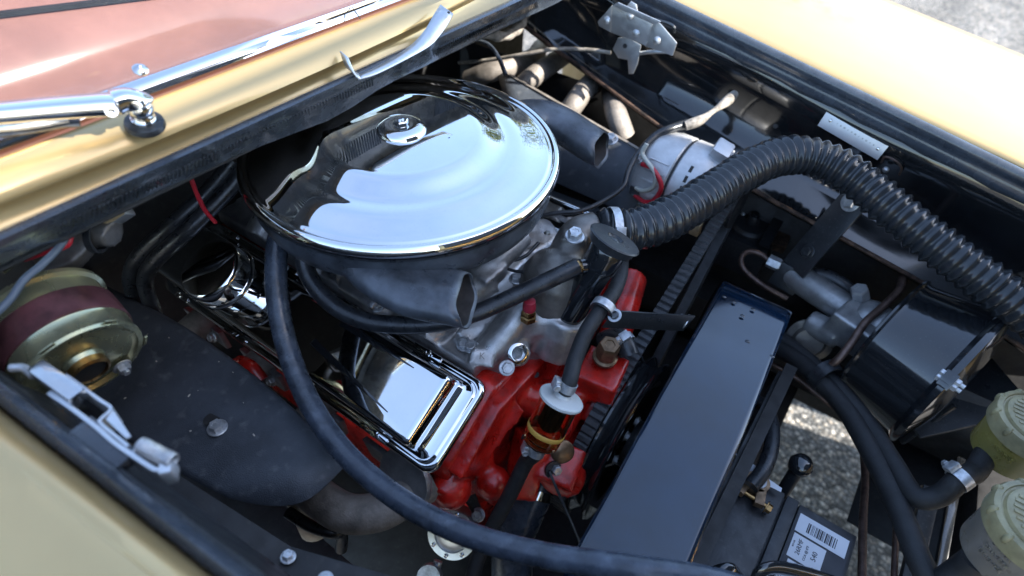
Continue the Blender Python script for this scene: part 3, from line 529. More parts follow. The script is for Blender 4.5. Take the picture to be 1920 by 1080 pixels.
# ---- oil filler tube
of = thing('oil_filler_tube', 'black oil filler tube with flat twist cap rising from the intake manifold', 'filler tube', fb)
ft = Z(1140, 470, .893)
G().tube([fb - fa*.004, ft], .0188, 24, 4).obj('tube', BLKG, of)
G().tube([ft - fa*.022, ft + fa*.004], .0205, 24, 4).obj('collar', BLKG, of, bevel=.001)
G().lathe([(.0195, .004), (.0235, .005), (.0245, .007), (.0245, .012), (.0255, .0135), (.0275, .014), (.0280, .0155), (.0265, .0168), (.009, .0176), (.0085, .0166), (.0065, .0150), (.0045, .0160), (0, .0172)], fr(ft, fa), 40, sx=1.1, sy=.93).obj('cap', BLKS, of, smooth=35)
nip0 = ft - fa*.018; nip1 = Z(1076, 503, .876); nd = nrm(nip1 - nip0)
g = G().tube([nip0, nip1], .0062, 14, 4); g.hexb(fr(nip1 - nd*.008, nd), .0078, .010, False); g.obj('brass_elbow', BRASS, of, smooth=30)
ring(nip0 + nd*.021, nd, .006, .003, .005).obj('boss', BLKG, of)

# ================================================================== hoses
def hose(name, label, L, r, m, cat='hose', n=None, seg=16, sq=1., grp=None): return tag(G().tube(zs(L), r, seg, n or len(L)*10, sq=sq).obj(name, m, smooth=60), label, cat, grp)
hose('breather_hose', 'thin black rubber hose looping from the oil filler under the air cleaner snorkel', [(1082, 500, .877), (1040, 520, .872), (980, 548, .862), (900, 584, .85), (830, 604, .845), (760, 609, .842), (690, 603, .842), (630, 576, .848), (586, 530, .862), (570, 485, .880), (580, 450, .897)], .0098, RUBBER)
hose('heater_hose', 'long scuffed blue-black hose sweeping over the near valve cover to the front', [(527, 425, .905), (518, 480, .885), (520, 560, .858), (538, 650, .828), (575, 745, .805), (630, 830, .793), (700, 900, .790), (790, 962, .792), (900, 1010, .798), (1030, 1043, .805), (1180, 1064, .82), (1320, 1085, .815), (1450, 1120, .80)], lambda t: .0118-.0012*t, HOSEOLD)
hose('heater_pipe', 'dark rubber heater pipe rising to the firewall, farther from the air cleaner', [(440, 300, .93), (390, 360, .90), (320, 425, .87), (262, 480, .83), (245, 520, .79), (255, 570, .74)], .0095, RUBBER, grp=None)
hose('heater_pipe', 'dark rubber heater pipe rising to the firewall, the one nearer the breather cap', [(475, 300, .93), (420, 365, .90), (350, 435, .87), (290, 490, .83), (272, 530, .79), (290, 590, .74)], .0095, RUBBER)
hose('red_wire', 'thin red wire hanging below the cowl left of the air cleaner', [(355, 325, .97), (362, 345, .95), (372, 370, .93), (385, 395, .91), (404, 417, .89)], .0024, REDWIRE, 'wire')
hose('slate_wire', 'slate blue wire curving over the olive canister', [(128, 436, .985), (112, 462, .985), (80, 495, .985), (45, 525, .983), (20, 560, .978), (-10, 590, .975)], .0030, BLUEWIRE, 'wire')
for i, L in enumerate(([(130, 438, .978), (126, 456, .975), (105, 466, .972), (75, 470, .968), (44, 473, .965)], [(100, 464, .975), (72, 475, .97), (45, 484, .965)])):
    hose('red_wire', ('looped red wire under the cowl end above the olive canister', 'short straight red wire end below the looped one at the cowl')[i], L, .0034, REDWIRE, 'wire')
# ---- corrugated radiator hose
ch = thing('radiator_hose', 'thick black corrugated radiator hose arching from the thermostat housing to the right', 'hose', Z(1190, 430, .86))
Pc = zs([(1120, 432, .868), (1185, 432, .866), (1255, 408, .866), (1325, 367, .870), (1395, 322, .878), (1465, 293, .884), (1530, 296, .883), (1600, 332, .875), (1680, 398, .86), (1760, 462, .845), (1840, 522, .83), (1925, 585, .815), (2020, 650, .80)])
NR_ = 57; nring = NR_*8
def cor(t):
    x = (t*NR_) % 1; return .0232 + (.0047+.0006*math.sin(t*61)+.0004*math.sin(t*143+1))*(max(0, 1-abs(x-.5)/.40)**.6)
G().tube(Pc, cor, 30, nring).obj('corrugated_hose', CORR, ch, smooth=70)
clamp(ch, spline(Pc, 40)[1], Pc[1]-Pc[0], .0282, .010, (0, -1, .6))
# ---- fuel filter and hoses
ff = thing('fuel_filter', 'clear amber fuel filter with white cap and yellow band in front of the red engine', 'fuel filter', Z(1015, 830, .735))
f1, f0 = Z(1052, 748, .792), Z(1014, 826, .742); fd = nrm(f1-f0); fl = np.linalg.norm(f1-f0); Mf = fr(f0, fd)
G().lathe([(.006, -.004), (.0185, -.003), (.0205, 0), (.0210, .004), (.0215, fl-.002), (.0195, fl-.002), (.0190, .005), (.016, .002), (.006, .001)], Mf, 40, caps=False).obj('glass_bowl', AMBER, ff, smooth=40)
G().lathe([(.0216, .013), (.0219, .0135), (.0219, .0185), (.0215, .019)], Mf, 40, caps=False).obj('yellow_band', YBAND, ff)
g = G(); 
for k in range(14):
    a = k*2*math.pi/14; g.bar(mul(Mf, (.011*math.cos(a), .011*math.sin(a), .022)), mul(Mf, (.011*math.cos(a), .011*math.sin(a), fl-.004)), .0032, .0026)
g.lathe([(0, .018), (.0085, .018), (.0085, fl-.002), (0, fl-.002)], Mf, 20); g.obj('filter_element', PAPERF, ff)
G().lathe([(.006, fl-.003), (.0240, fl-.002), (.0250, fl-.001), (.0250, fl+.0018), (.0238, fl+.003), (.010, fl+.0045), (.0085, fl+.006), (.0065, fl+.012), (.0055, fl+.022), (0, fl+.022)], Mf, 44).obj('white_cap', WHITEP, ff, smooth=35)
G().lathe([(.0075, -.016), (.0075, -.004), (.011, -.003)], Mf, 24).obj('outlet', BRASS, ff)
uh = [mul(Mf, (0, 0, fl+.010)), mul(Mf, (0, 0, fl+.022)), Z(1078, 675, .82), Z(1098, 625, .835), Z(1125, 583, .845), Z(1148, 552, .848), Z(1163, 515, .845), Z(1166, 478, .835)]
t_ = G().tube(uh, .0088, 16, 50).obj('fuel_hose', BRAID, smooth=60); tag(t_, 'ribbed black fuel hose from the filter cap up to the P-clip', 'hose')
lh = [mul(Mf, (0, 0, -.008)), mul(Mf, (0, 0, -.020)), Z(985, 868, .705), Z(955, 930, .665), Z(925, 985, .63), Z(895, 1050, .60), Z(880, 1110, .58)]
t_ = G().tube(lh, .0092, 16, 50).obj('fuel_hose', BRAID, smooth=60); tag(t_, 'ribbed black fuel hose running down from the filter bottom', 'hose')
clamp(ff, mul(Mf, (0, 0, fl+.017)), fd, .0090, .010, (-.6, -.2, .7)); clamp(ff, mul(Mf, (0, 0, -.014)), fd, .0094, .009, (-.7, -.4, .4))
# P-clip and strap to the shroud
pc = thing('hose_strap', 'flat black strap with rubber lined P-clip reaching from hose to shroud', 'bracket', Z(1200, 600, .83))
cq = Z(1131, 577, .846); cdn = uh[5]-uh[3]
ring(cq, cdn, .0095, .0035, .013).obj('rubber_liner', RUBBER, pc); ring(cq, cdn, .0128, .0012, .009).obj('clip', STEEL, pc)
ee = Z(1153, 592, .846); G().lathe([(0, 0), (.0078, 0), (.0078, .0016), (0, .0016)], fr(ee, (-.2, -.5, .8)), 24).obj('clip_ear', STEEL, pc); G().lathe([(0, .0016), (.0052, .0016), (.0045, .0042), (.0025, .005), (.002, .0035), (0, .0035)], fr(ee, (-.2, -.5, .8)), 18).obj('screw', BLKG, pc)
sa, sb = Z(1140, 598, .838), Z(1292, 606, .776)
G().bar(sa, sb, .002, .026, up=(0, 0, 1)).obj('strap', BLKS, pc, bevel=.0006)
# hose clamp and stub right of the hex plug
bh = thing('bypass_hose', 'short black bypass hose with steel worm clamp behind the hex plug', 'hose', Z(1165, 650, .74))
bp = zs([(1130, 640, .745), (1155, 632, .760), (1170, 640, .765), (1180, 665, .755)]); G().tube(bp, .0125, 14, 16).obj('hose', RUBBER, bh); clamp(bh, bp[2], bp[3]-bp[1], .0128, .009, (-.3, -.2, 1))

# ================================================================== belt, pulleys, alternator
PX = .300; pc1 = (.050, .595, .120); alt = Y(1272, 334, .372); pc2 = (alt[1]-.002, alt[2]-.008, .034)
def belt_loop(c1, c2, dr=0):
    (y1, z1, r1), (y2, z2, r2) = c1, c2; r1 += dr; r2 += dr; dx, dz = y2-y1, z2-z1; d = math.hypot(dx, dz); base = math.atan2(dz, dx); off = math.acos((r1-r2)/d)
    pts = [];
    for a in np.linspace(base+off, base-off+2*math.pi, 60): pts.append((y1+r1*math.cos(a), z1+r1*math.sin(a)))
    for a in np.linspace(base-off, base+off, 24): pts.append((y2+r2*math.cos(a), z2+r2*math.sin(a)))
    return pts
def resample(pts, n):
    P = np.array(pts+[pts[0]]); D = np.linalg.norm(np.diff(P, axis=0), axis=1); cum = np.concatenate([[0], np.cumsum(D)]); s = np.linspace(0, cum[-1], n, endpoint=False)
    return np.stack([np.interp(s, cum, P[:, 0]), np.interp(s, cum, P[:, 1])], 1), cum[-1]
def belt(c1, c2, x0, wd, name, label, teeth=True):
    base, Ln = resample(belt_loop(c1, c2), 4*int(1))if False else resample(belt_loop(c1, c2), int(4*round(1.2/.0095)))
    n = len(base); g = G(); rings = []
    for i in range(n):
        p = base[i]; t = base[(i+1) % n]-base[i-1]; t = t/np.linalg.norm(t); nn = V(t[1], -t[0]); h = .0065 + (.0022 if (teeth and i % 4 < 3) else 0)
        a = p + nn*h; b = p - nn*.002
        rings.append([V(x0-wd*.40, *b), V(x0-wd*.5, *(p+nn*.003)), V(x0-wd*.5, *a), V(x0+wd*.5, *a), V(x0+wd*.5, *(p+nn*.003)), V(x0+wd*.40, *b)])
    g.loft(rings, cyc=True); return tag(g.obj(name, RUBMAT, smooth=30), label, 'belt')
RUBMAT = mat('belt_rubber', (.042, .045, .050), .42, 0, var=.3, rvar=.12, vs=90, bump=.3, bs=500, dust=.25, ds=150, dcol=(.07, .075, .085))
belt(pc1, pc2, PX, .017, 'drive_belt', 'cogged black drive belt running round the big pulley up to the alternator')
pu = thing('crank_pulley', 'large black multi-groove pulley behind the fan shroud', 'pulley', (PX, pc1[0], pc1[1]-.12)); Mp = fr(V(PX, pc1[0], pc1[1]), (1, 0, 0))
G().lathe([(.03, -.012), (.118, -.010), (.118, -.0085), (.107, 0), (.118, .0085), (.121, .010), (.121, .013), (.108, .022), (.120, .030), (.1215, .033), (.119, .035), (.095, .033), (.085, .024), (.05, .022), (.04, .030), (0, .032)], Mp, 64).obj('sheave', BLKG, pu, smooth=30)
for k in range(4):
    a = k*math.pi/2+.4; bolt(pu, mul(Mp, (.03*math.cos(a), .03*math.sin(a), .03)), (1, 0, 0), .006, .006)
fan = thing('cooling_fan', 'dark metal cooling fan inside the shroud', 'fan', (.36, pc1[0], .50))
for k in range(6):
    a = k*math.pi/3+.2; c, s_ = math.cos(a), math.sin(a); G().grid([[V(.375-.018, .05+r*c+(-s_)*-.035, .595+r*s_+c*-.035) for r in (.04, .17)], [V(.375+.018, .05+r*c+(-s_)*.035, .595+r*s_+c*.035) for r in (.04, .17)]]).obj('blade', BLKM, fan, solid=.002)
G().lathe([(0, -.04), (.035, -.04), (.04, 0), (.03, .01), (0, .012)], fr(V(.375, .05, .595), (1, 0, 0)), 24).obj('hub', BLKS, fan)
al = thing('alternator', 'silver grey alternator with red and white wires beside the corrugated hose', 'alternator', alt - V(0, 0, .065)); Ma = fr(alt + V(-.045, 0, 0), nrm((1, -.04, -.02)), (0, -1, 0))
G().lathe([(0, -.012), (.048, -.012), (.061, -.004), (.065, .006), (.066, .045), (.064, .047)], Ma, 56).obj('rear_housing', ALTM, al, smooth=35)
G().lathe([(.0635, .046), (.0635, .052)], Ma, 48, caps=False).obj('stator_ring', BLKM, al)
G().lathe([(.064, .051), (.066, .053), (.066, .085), (.060, .096), (.03, .100), (0, .100)], Ma, 56).obj('front_housing', ALTM, al, smooth=35)
G().lathe([(0, .104), (.052, .104), (.055, .106), (.052, .109), (.02, .110), (.012, .112), (.012, .125), (.036, .122), (.036, .126), (.028, .134), (.036, .142), (.036, .146), (0, .146)], Ma, 48).obj('fan_pulley', BLKS, al, smooth=35)
g = G(); g.box((0, 0, 0), (.026, .03, .03), fr(Y(1350, 288, .372), (.3, -.2, 1), (1, 0, .2))); g.box((0, 0, 0), (.026, .05, .03), fr(Y(1345, 305, .375), (.3, -.2, 1), (1, 0, .2))); g.obj('mounting_ear', ALTM, al, bevel=.004)
for k in range(14):
    a = -.9+k*.24; d = Ma[:3, :3] @ V(math.cos(a), math.sin(a), 0); G().box((0, 0, 0), (.0045, .010, .002), fr(mul(Ma, (.0655*math.cos(a), .0655*math.sin(a), .072)), d, Ma[:3, 2])).obj('vent_slot', BLKM, al)
    G().box((0, 0, 0), (.030, .0022, .003), fr(mul(Ma, (.066*math.cos(a+.12), .066*math.sin(a+.12), .026)), d, Ma[:3, 2])).obj('cooling_rib', ALTM, al)
def asurf(ang, x, r=.066): return mul(Ma, (r*math.cos(ang), r*math.sin(ang), x))
for ang, x in ((.5, .003), (1.15, .02), (.0, .08), (.9, .085)):
    d = asurf(ang, x, .07)-asurf(ang, x, .06); bolt(al, asurf(ang, x), d, .0042, .005)
wr = zs([(1197, 345, .815), (1215, 305, .84), (1236, 325, .842), (1240, 350, .838), (1225, 378, .828), (1192, 372, .815)])
w0 = Y(1206, 300, 0.305); w1 = Y(1240, 350, 0.298); w2 = Y(1225, 376, 0.300); w3 = Y(1190, 366, 0.306)
G().tube([Y(1204, 308, 0.310), Y(1225, 318, 0.302), w1, w2, Y(1208, 378, 0.302), w3], .0036, 10, 50).obj('red_lead', REDWIRE, al)
G().tube([Y(1213, 270, 0.315), Y(1205, 290, 0.310), Y(1228, 325, 0.300), Y(1225, 350, 0.300), Y(1205, 358, 0.302), Y(1192, 352, 0.306)], .0034, 10, 50).obj('white_lead', WHTWIRE, al)
G().box((0, 0, 0), (.016, .012, .012), fr(Y(1192, 356, 0.311), (0, -1, .3), (1, 0, .2))).obj('plug_socket', BLKS, al, bevel=.001)
bolt(al, Y(1198, 297, 0.315), (-.3, -.6, .7), .006, .008)
hose('alternator_harness', 'black taped wiring harness draped from the alternator to the intake manifold', [(1290, 232, .875), (1262, 240, .875), (1228, 255, .868), (1195, 290, .855), (1178, 320, .845), (1168, 350, .832), (1135, 375, .82), (1090, 395, .815), (1040, 400, .81), (1000, 410, .80)], lambda t: .0075-.004*min(1, t*2.2), BLKS, 'harness')
hose('fender_harness', 'cloth wrapped harness leaving a hole in the far inner fender', [(1378, 176, .905), (1360, 192, .90), (1335, 210, .893), (1312, 226, .886), (1285, 236, .878)], lambda t: .006+.002*math.sin(t*9), CANVAS, 'harness')
hose('thin_wire', 'thin black sensor wire twisting across the intake manifold', [(1010, 455, .85), (985, 480, .845), (955, 488, .842), (920, 474, .846)], .0022, RUBBER, 'wire')
hose('thin_wire', 'thin black wire arching to the thermostat bolt from the twisted wire', [(940, 483, .845), (945, 500, .84), (965, 508, .84), (985, 512, .842), (992, 528, .838)], .002, RUBBER, 'wire')
# ================================================================== fan shroud
sh = thing('fan_shroud', 'wide glossy black fan shroud band with rounded far corner', 'shroud', (.40, .05, .45))
SHROUDP = mat('shroud_black_sky_tint', (.005, .017, .040), .13, 0, .8, var=.35, rvar=.10, vs=7, bump=1.2, bs=9, dust=.03, ds=160, dcol=(.03, .045, .07), spec=.5, croughness=.09)  # blue of the reflected sky is put into this black's base colour
# section across the car: flat top, rounded corners, sides; the band is about 8 cm deep along the car
yz = []
yc0, yc1, zt_, rc = -.235, .290, .765, .075
for a in np.linspace(0, 90, 10): yz.append((yc1-rc+rc*math.cos(math.radians(a)), zt_-rc+rc*math.sin(math.radians(a))))
yz = [(yc1+.005, .35), (yc1+.003, .55)] + yz
for t in np.linspace(.1, .9, 8): yz.append((yc1-rc+(yc0-yc1+2*rc)*t, zt_-.004+.012*math.sin(math.pi*t)))
for a in np.linspace(90, 180, 8): yz.append((yc0+rc+rc*math.cos(math.radians(a)), zt_-rc+rc*math.sin(math.radians(a))))
yz += [(yc0-.004, .5), (yc0-.004, .3)]
def xe(y): t = (y-yc0)/(yc1-yc0); return .372-.030*t, .468-.030*t
g = G().grid([[V(xe(y)[0]+(xe(y)[1]-xe(y)[0])*k, y, z) for k in (0, .06, .5, .94, 1)] for y, z in yz]); g.obj('band', SHROUDP, sh, solid=.0022, smooth=40)
G().grid([[V(xe(y)[0]+.0005, y, z-.001), V(xe(y)[0]+.0005, y*.9+.005, z-.030)] for y, z in yz]).obj('inner_flange', BLKS, sh, solid=.0015, smooth=40)
q = Z(1288, 604, .775); bolt(sh, q + V(-.001, 0, 0), (-1, -.2, .25), .0075, .010)
for px in ((1376, 566), (1358, 556), (1392, 592), (1412, 580), (1402, 640), (1448, 668), (1330, 720)):
    G().lathe([(0, 0), (.0022, 0), (.0016, .0006), (0, .0008)], fr(Z(*px, .7685), (0, 0, 1)), 12, sx=1.4).obj('rivet', BLKG, sh)
br_ = thing('support_strap', 'thin black stay bolted to the red water pump pointing down to the shroud', 'bracket', Z(1090, 1030, .60))
G().bar(Z(1028, 880, .668), Z(1095, 1035, .60), .003, .020, up=(.4, -.5, .7)).obj('strap', BLKS, br_, bevel=.0008)
G().lathe([(0, 0), (.011, 0), (.011, .003), (0, .003)], fr(Z(1036, 880, .668), (.75, -.4, .5)), 20).obj('eye', BLKS, br_)

rd = thing('radiator', 'black radiator core standing in front of the fan inside the shroud', 'radiator', (.475, .03, .30))
G().box((.474, .03, .48), (.016, .46, .36)).obj('core', BLKM, rd)
for i in range(24): G().box((.464, .03, .31+i*.0145), (.004, .45, .0025)).obj('fin', BLKS, rd)
# ================================================================== battery
bt = thing('battery', 'black car battery with white label and bolted terminal at the bottom edge', 'battery', (.545, -.04, .42))
zb = .622
G().box((.545, -.055, .515), (.158, .285, .195)).obj('case', BATT, bt, bevel=.005)
G().box((.4995, -.055, zb-.006), (.067, .283, .012)).obj('lid', BATT, bt, bevel=.0025)
G().box((.5435, -.055, zb-.0065), (.0155, .283, .013)).obj('lid_ridge', BATT, bt, bevel=.002)
G().box((.588, -.055, zb-.009), (.070, .283, .010)).obj('lid', BATT, bt, bevel=.002)
zl = zb-.0036
def panel(x0, x1, y0, y1, m=PAPER): return G().box(((x0+x1)/2, (y0+y1)/2, zl), (x1-x0, y1-y0, .0005)).obj('label_panel', m, bt)
lx = .556
panel(lx-.001, lx+.063, -.03-.10, .078, INK)
zl += .0006
lb = panel(lx+.001, lx+.060, .048, .074); x = lx+.013
while x < lx+.047:
    wd = random.choice((.0005, .0008, .0012, .0018)); G().box((x+wd/2, .060, zl+.0004), (wd, .014, .0003)).obj('bar', INK, lb); x += wd+random.choice((.0006, .0009, .0014))
MT = lambda x, y: fr(V(x, y, zl+.0004), (0, 0, 1), (0, 1, 0))
lb = panel(lx+.002, lx+.040, .012, .045)
text('26RMF', .0075, MT(lx+.012, .030), INK, lb); text('CCA @ 0°F', .0042, MT(lx+.0205, .027), INK, lb); text('540', .0085, MT(lx+.030, .029), INK, lb); text('BCI GR.', .0028, MT(lx+.005, .031), INK, lb)
lb = panel(lx+.005, lx+.036, -.040, .009)
for i, s_ in enumerate(('FLUSH EYES', 'IMMEDIATELY', 'WITH WATER', 'GET MEDICAL', 'HELP FAST', 'KEEP OUT OF', 'REACH')): text(s_, .0036, MT(lx+.010+i*.0038, -.013), INK, lb)
text('POISON', .0085, MT(lx+.0015, -.018), PAPER, bt)
for i in range(4): G().box((lx+.0435+i*.0045, -.02, zl+.0002), (.0018, .055, .0003)).obj('fine_print', PAPER, bt)
tp = V(.497, .072, zb)
G().lathe([(0, 0), (.0125, 0), (.0105, .016), (0, .016)], T(tp), 24).obj('terminal_post', GREYCAST, bt)
ck = thing('terminal_clamp', 'tarnished clamp with brass bolt on the battery post', 'clamp', tp)
g = G().lathe([(.0105, .003), (.0155, .003), (.0155, .014), (.0105, .014)], T(tp), 24, caps=False); g.box((0, 0, 0), (.012, .022, .010), fr(tp + V(.010, -.018, .009), (0, 0, 1), (1, .2, 0))); g.box((0, 0, 0), (.012, .022, .010), fr(tp + V(-.012, -.016, .009), (0, 0, 1), (1, -.2, 0))); g.obj('clamp', BRONZE, ck, bevel=.001)
G().tube([tp + V(-.026, -.020, .009), tp + V(.026, -.024, .009)], .003, 10, 3).obj('clamp_bolt', BRASS, ck); bolt(ck, tp + V(.020, -.024, .009), (1, -.1, 0), .006, .007, BRASS); bolt(ck, tp + V(-.018, -.02, .009), (-1, 0, 0), .006, .007, BRASS)
hose('battery_cable', 'thick black battery cable rising from the terminal clamp behind the shroud', [(1408, 912, .64), (1432, 880, .645), (1447, 835, .645), (1446, 790, .64), (1430, 760, .63), (1395, 742, .62), (1350, 735, .61)], .0098, RUBBER, 'cable')
kb = thing('dipstick', 'round black knob standing at the corner of the battery', 'knob', Z(1497, 880, .60)); kq = Z(1497, 878, .612)
G().lathe([(.007, -.03), (.008, -.01), (.010, -.004), (.0145, .002), (.0155, .010), (.012, .018), (.006, .021), (0, .0215)], T(kq), 28).obj('knob', BLKG, kb); G().tube([kq + V(0, 0, -.01), kq + V(0, -.02, -.06)], .009, 12, 4).obj('stem', BLKS, kb)
tagp = thing('card_tag', 'torn white and orange card tucked behind the battery terminal', 'tag', Z(1400, 870, .63))
G().slab([Z(1378, 850, .640), Z(1420, 876, .637), Z(1424, 892, .634), Z(1402, 893, .634)], (0, 0, 1), .0008).obj('card', PAPER, tagp); G().slab([Z(1378, 868, .638), Z(1396, 880, .637), Z(1394, 890, .635), Z(1378, 882, .636)], (0, 0, 1), .0006).obj('orange_corner', YBAND, tagp)
G().slab([Z(1436, 895, .63), Z(1466, 916, .63), Z(1464, 923, .63), Z(1434, 908, .63)], (0, 0, 1), .0008).obj('card', PAPER, tagp)
hd_ = thing('battery_strap', 'glossy black carrying strap over the battery at the bottom edge', 'strap', Z(1440, 1075, .65))
G().tube(zs([(1335, 1085, .62), (1345, 1072, .645), (1372, 1068, .648), (1388, 1085, .63)]), .007, 12, 30, sq=.5).obj('loop', BLKG, hd_); G().tube(zs([(1420, 1088, .63), (1432, 1068, .65), (1470, 1066, .65), (1540, 1085, .64), (1600, 1110, .62)]), .010, 12, 30, sq=.5).obj('strap', BLKG, hd_)

# ================================================================== brake booster, cylinder, lines
A = Y(1483, 512, .42); _d = nrm(ray(1648, 630)); _lat = nrm((nrm(ray(1788, 715))-nrm(ray(1483, 512)))); ax = nrm(_lat - _d*(_lat @ _d) + _d*(-.10))
def axhit(px):                                # point of the axis line nearest to the sight line through a pixel
    d = nrm(ray(*px)); n = np.cross(ax, np.cross(d, ax)); return (((CAM-A) @ np.cross(d, np.cross(ax, d)))/(ax @ np.cross(d, np.cross(ax, d))))
b0, b1 = axhit((1648, 632)), axhit((1788, 716)); print('booster', A, ax, b0, b1)
bo = thing('brake_booster', 'black drum brake booster with bolted rim at the right', 'booster', A + ax*(b0+b1)/2 - V(0, 0, .12))
Mo = fr(A, ax, (0, 0, 1)); R0, R_ = .092, .112
G().lathe([(.03, b0-.006), (.07, b0-.004), (R0-.008, b0-.002), (R0+.003, b0), (R0+.004, b0+.003), (R0+.001, b0+.006), (R0, b0+.012), (R_-.006, b1-.016), (R_+.001, b1-.010), (R_+.001, b1-.002), (R_-.004, b1), (.06, b1+.012), (0, b1+.014)], Mo, 72).obj('drum', BLKG, bo, smooth=35)
ring(mul(Mo, (0, 0, b1-.006)), ax, R_-.001, .004, .005, 72).obj('clamp_ring', BLKG, bo)
def around(px): # direction on the drum rim seen at a pixel
    p = PL(*px, mul(Mo, (0, 0, b1-.006)), ax); v = p - mul(Mo, (0, 0, b1-.006)); return nrm(v - ax*(v @ ax))
for px in ((1872, 628), (1775, 745), (1694, 806)):
    d = around(px); c = mul(Mo, (0, 0, b1-.006)) + d*(R_+.006); G().box((0, 0, 0), (.016, .016, .014), fr(c, ax, d)).obj('lug', BLKG, bo, bevel=.001)
    bolt(bo, c + ax*.006, ax, .0055, .007, name='nut'); bolt(bo, c - ax*.006, -ax, .0055, .006)
    G().tube([c, c + ax*.018], .003, 8, 2).obj('stud', STEEL, bo)
sc_ = thing('slave_cylinder', 'silver metal brake cylinder pointing into the black booster', 'cylinder', A)
G().lathe([(.012, -.012), (.014, -.004), (.021, -.002), (.0225, .002), (.0225, b0*.62), (.024, b0*.63), (.024, b0*.70), (.032, b0*.74), (.036, b0*.80), (.036, b0-.008), (0, b0-.008)], Mo, 40).obj('barrel', GREYCAST, sc_, smooth=35)
g = G(); s1 = nrm(np.cross(ax, (0, 0, 1))); s1 = s1 if s1[1] < 0 else -s1
g.tube([A + ax*b0*.45 + s1*.035 + V(0, 0, -.03), A + ax*b0*.75 + s1*.035 + V(0, 0, -.02)], .02, 16, 6); g.box((0, 0, 0), (.06, .05, .06), fr(A + ax*b0*.80 + s1*.02, ax)); g.obj('valve_body', GREYCAST, sc_, remesh=.003, sm=5)
G().lathe([(0, 0), (.034, 0), (.034, .004), (.024, .006), (.020, .012), (0, .012)], fr(A + ax*b0*.55 + s1*.045 + V(0, 0, -.05), s1*.8 + V(.3, 0, .3)), 28).obj('diaphragm_cover', DKCAST, sc_)
hq = Y(1614, 560, .40); g = G().hexb(fr(hq, (-.4, -.2, .8)), .013, .022, False); g.obj('union_nut', GREYCAST, sc_, smooth=25); bolt(sc_, Y(1640, 615, .385), (0, -.5, .8), .008, .008); bolt(sc_, Y(1668, 598, .385), (0, -.5, .8), .009, .010)
hose('vacuum_elbow', 'dark grey curved rubber elbow behind the silver cylinder', [(1500, 515, .69), (1540, 515, .70), (1575, 530, .70), (1605, 555, .69)], .0105, RUBBER)
def pipe(lab, L, r=.0042): return hose('brake_pipe', lab, L, r, LINE, 'pipe')
pipe('thin brown brake pipe making a hairpin loop beside the steel union nut', [(1443, 490, .70), (1425, 476, .705), (1403, 472, .705), (1390, 484, .70), (1396, 506, .69), (1430, 535, .68), (1475, 560, .67)])
pipe('brown brake pipe curling over the cylinder in front of the drum', [(1692, 522, .73), (1685, 545, .735), (1655, 575, .73), (1622, 605, .72), (1595, 645, .70), (1570, 675, .68), (1548, 690, .66)], .0055)
pipe('upper of two brown brake pipes running below the shroud corner', [(1440, 655, .62), (1480, 680, .61), (1530, 712, .60), (1575, 742, .58)])
pipe('lower of two brown brake pipes, continuing down behind the drum', [(1436, 676, .60), (1490, 706, .59), (1540, 745, .58), (1600, 792, .56), (1660, 826, .54), (1676, 850, .53), (1682, 900, .52), (1680, 990, .52), (1676, 1090, .52)])
pipe('thin brown pipe dropping vertically beside the ground gap', [(1618, 840, .55), (1622, 900, .56), (1618, 980, .58), (1616, 1090, .60)], .0050)
un = thing('pipe_union', 'pale steel union nut on the hairpin brake pipe', 'fitting', Z(1448, 492, .70)); G().hexb(fr(Z(1438, 487, .70), Z(1462, 498, .70)-Z(1438, 487, .70)), .0105, .022, False).obj('nut', STEEL, un, smooth=25)
sb_ = thing('support_bracket', 'worn black flat bracket bolted from the inner fender to the cylinder', 'bracket', Z(1490, 500, .70))
c0, c1 = Y(1597, 380, .455), Z(1487, 505, .705)
br_n = nrm(np.cross(c1-c0, nrm(np.cross((0, 0, 1), c1-c0)))); br_n = br_n if br_n[2] > 0 else -br_n
G().bar(c0 + (c0-c1)*.12, c1, .044, .004, up=br_n).obj('strap', BLKS, sb_, bevel=.001)
G().bar(c1 + (c0-c1)*.02, c1 + V(-.004, -.012, -.035), .042, .004, up=(0, -1, .3)).obj('foot', BLKS, sb_, bevel=.001)
bolt(sb_, c0 + br_n*.003, br_n, .0105, .010); bolt(sb_, c0*.28+c1*.72 + br_n*.003, br_n, .0085, .007, BLKS)
sbx = thing('steering_box', 'black steering box cover with centre post below the corrugated hose', 'steering box', Z(1410, 420, .64))
q = Z(1410, 418, .66); g = G().lathe([(0, -.012), (.036, -.012), (.036, -.003), (.033, 0), (.030, .002), (.014, .003), (.0115, .004), (.0095, .016), (.008, .018), (0, .018)], fr(q, (0, -.1, 1)), 36); g.obj('cover', BLKS, sbx, smooth=30)
G().hexb(fr(q + V(0, 0, .012), (0, -.1, 1)), .0085, .010, False).obj('lock_nut', BLKG, sbx, smooth=25); bolt(sbx, q + V(-.022, .01, .001), (0, 0, 1), .004, .004); G().box((0, 0, 0), (.10, .09, .07), T(q + V(0, 0, -.05))).obj('gear_housing', BLKS, sbx, bevel=.006)
G().bar(Z(1466, 400, .68), Z(1432, 462, .66), .018, .006).obj('cover_plate', BLKS, sbx, bevel=.001); G().bar(Z(1482, 400, .66), Z(1455, 465, .64), .03, .02).obj('side_block', RUST, sbx, bevel=.003)
dp = thing('dipstick_end', 'brassy plated fitting at the belt top under the corrugated hose', 'fitting', Z(1360, 400, .80))
G().tube(zs([(1376, 383, .80), (1358, 400, .795), (1345, 425, .78)]), lambda t: .0085-.004*t, 12, 14).obj('stem', OLIVE, dp); bolt(dp, Z(1370, 388, .808), (-.3, -.5, .8), .006, .007); G().box((0, 0, 0), (.014, .012, .02), fr(Z(1305, 428, .79), (0, 0, 1))).obj('tan_clip', TAN, dp, bevel=.002)
G().bar(Z(1325, 445, .77), Z(1228, 610, .74), .012, .004).obj('adjuster_arm', BLKS, dp, bevel=.001)

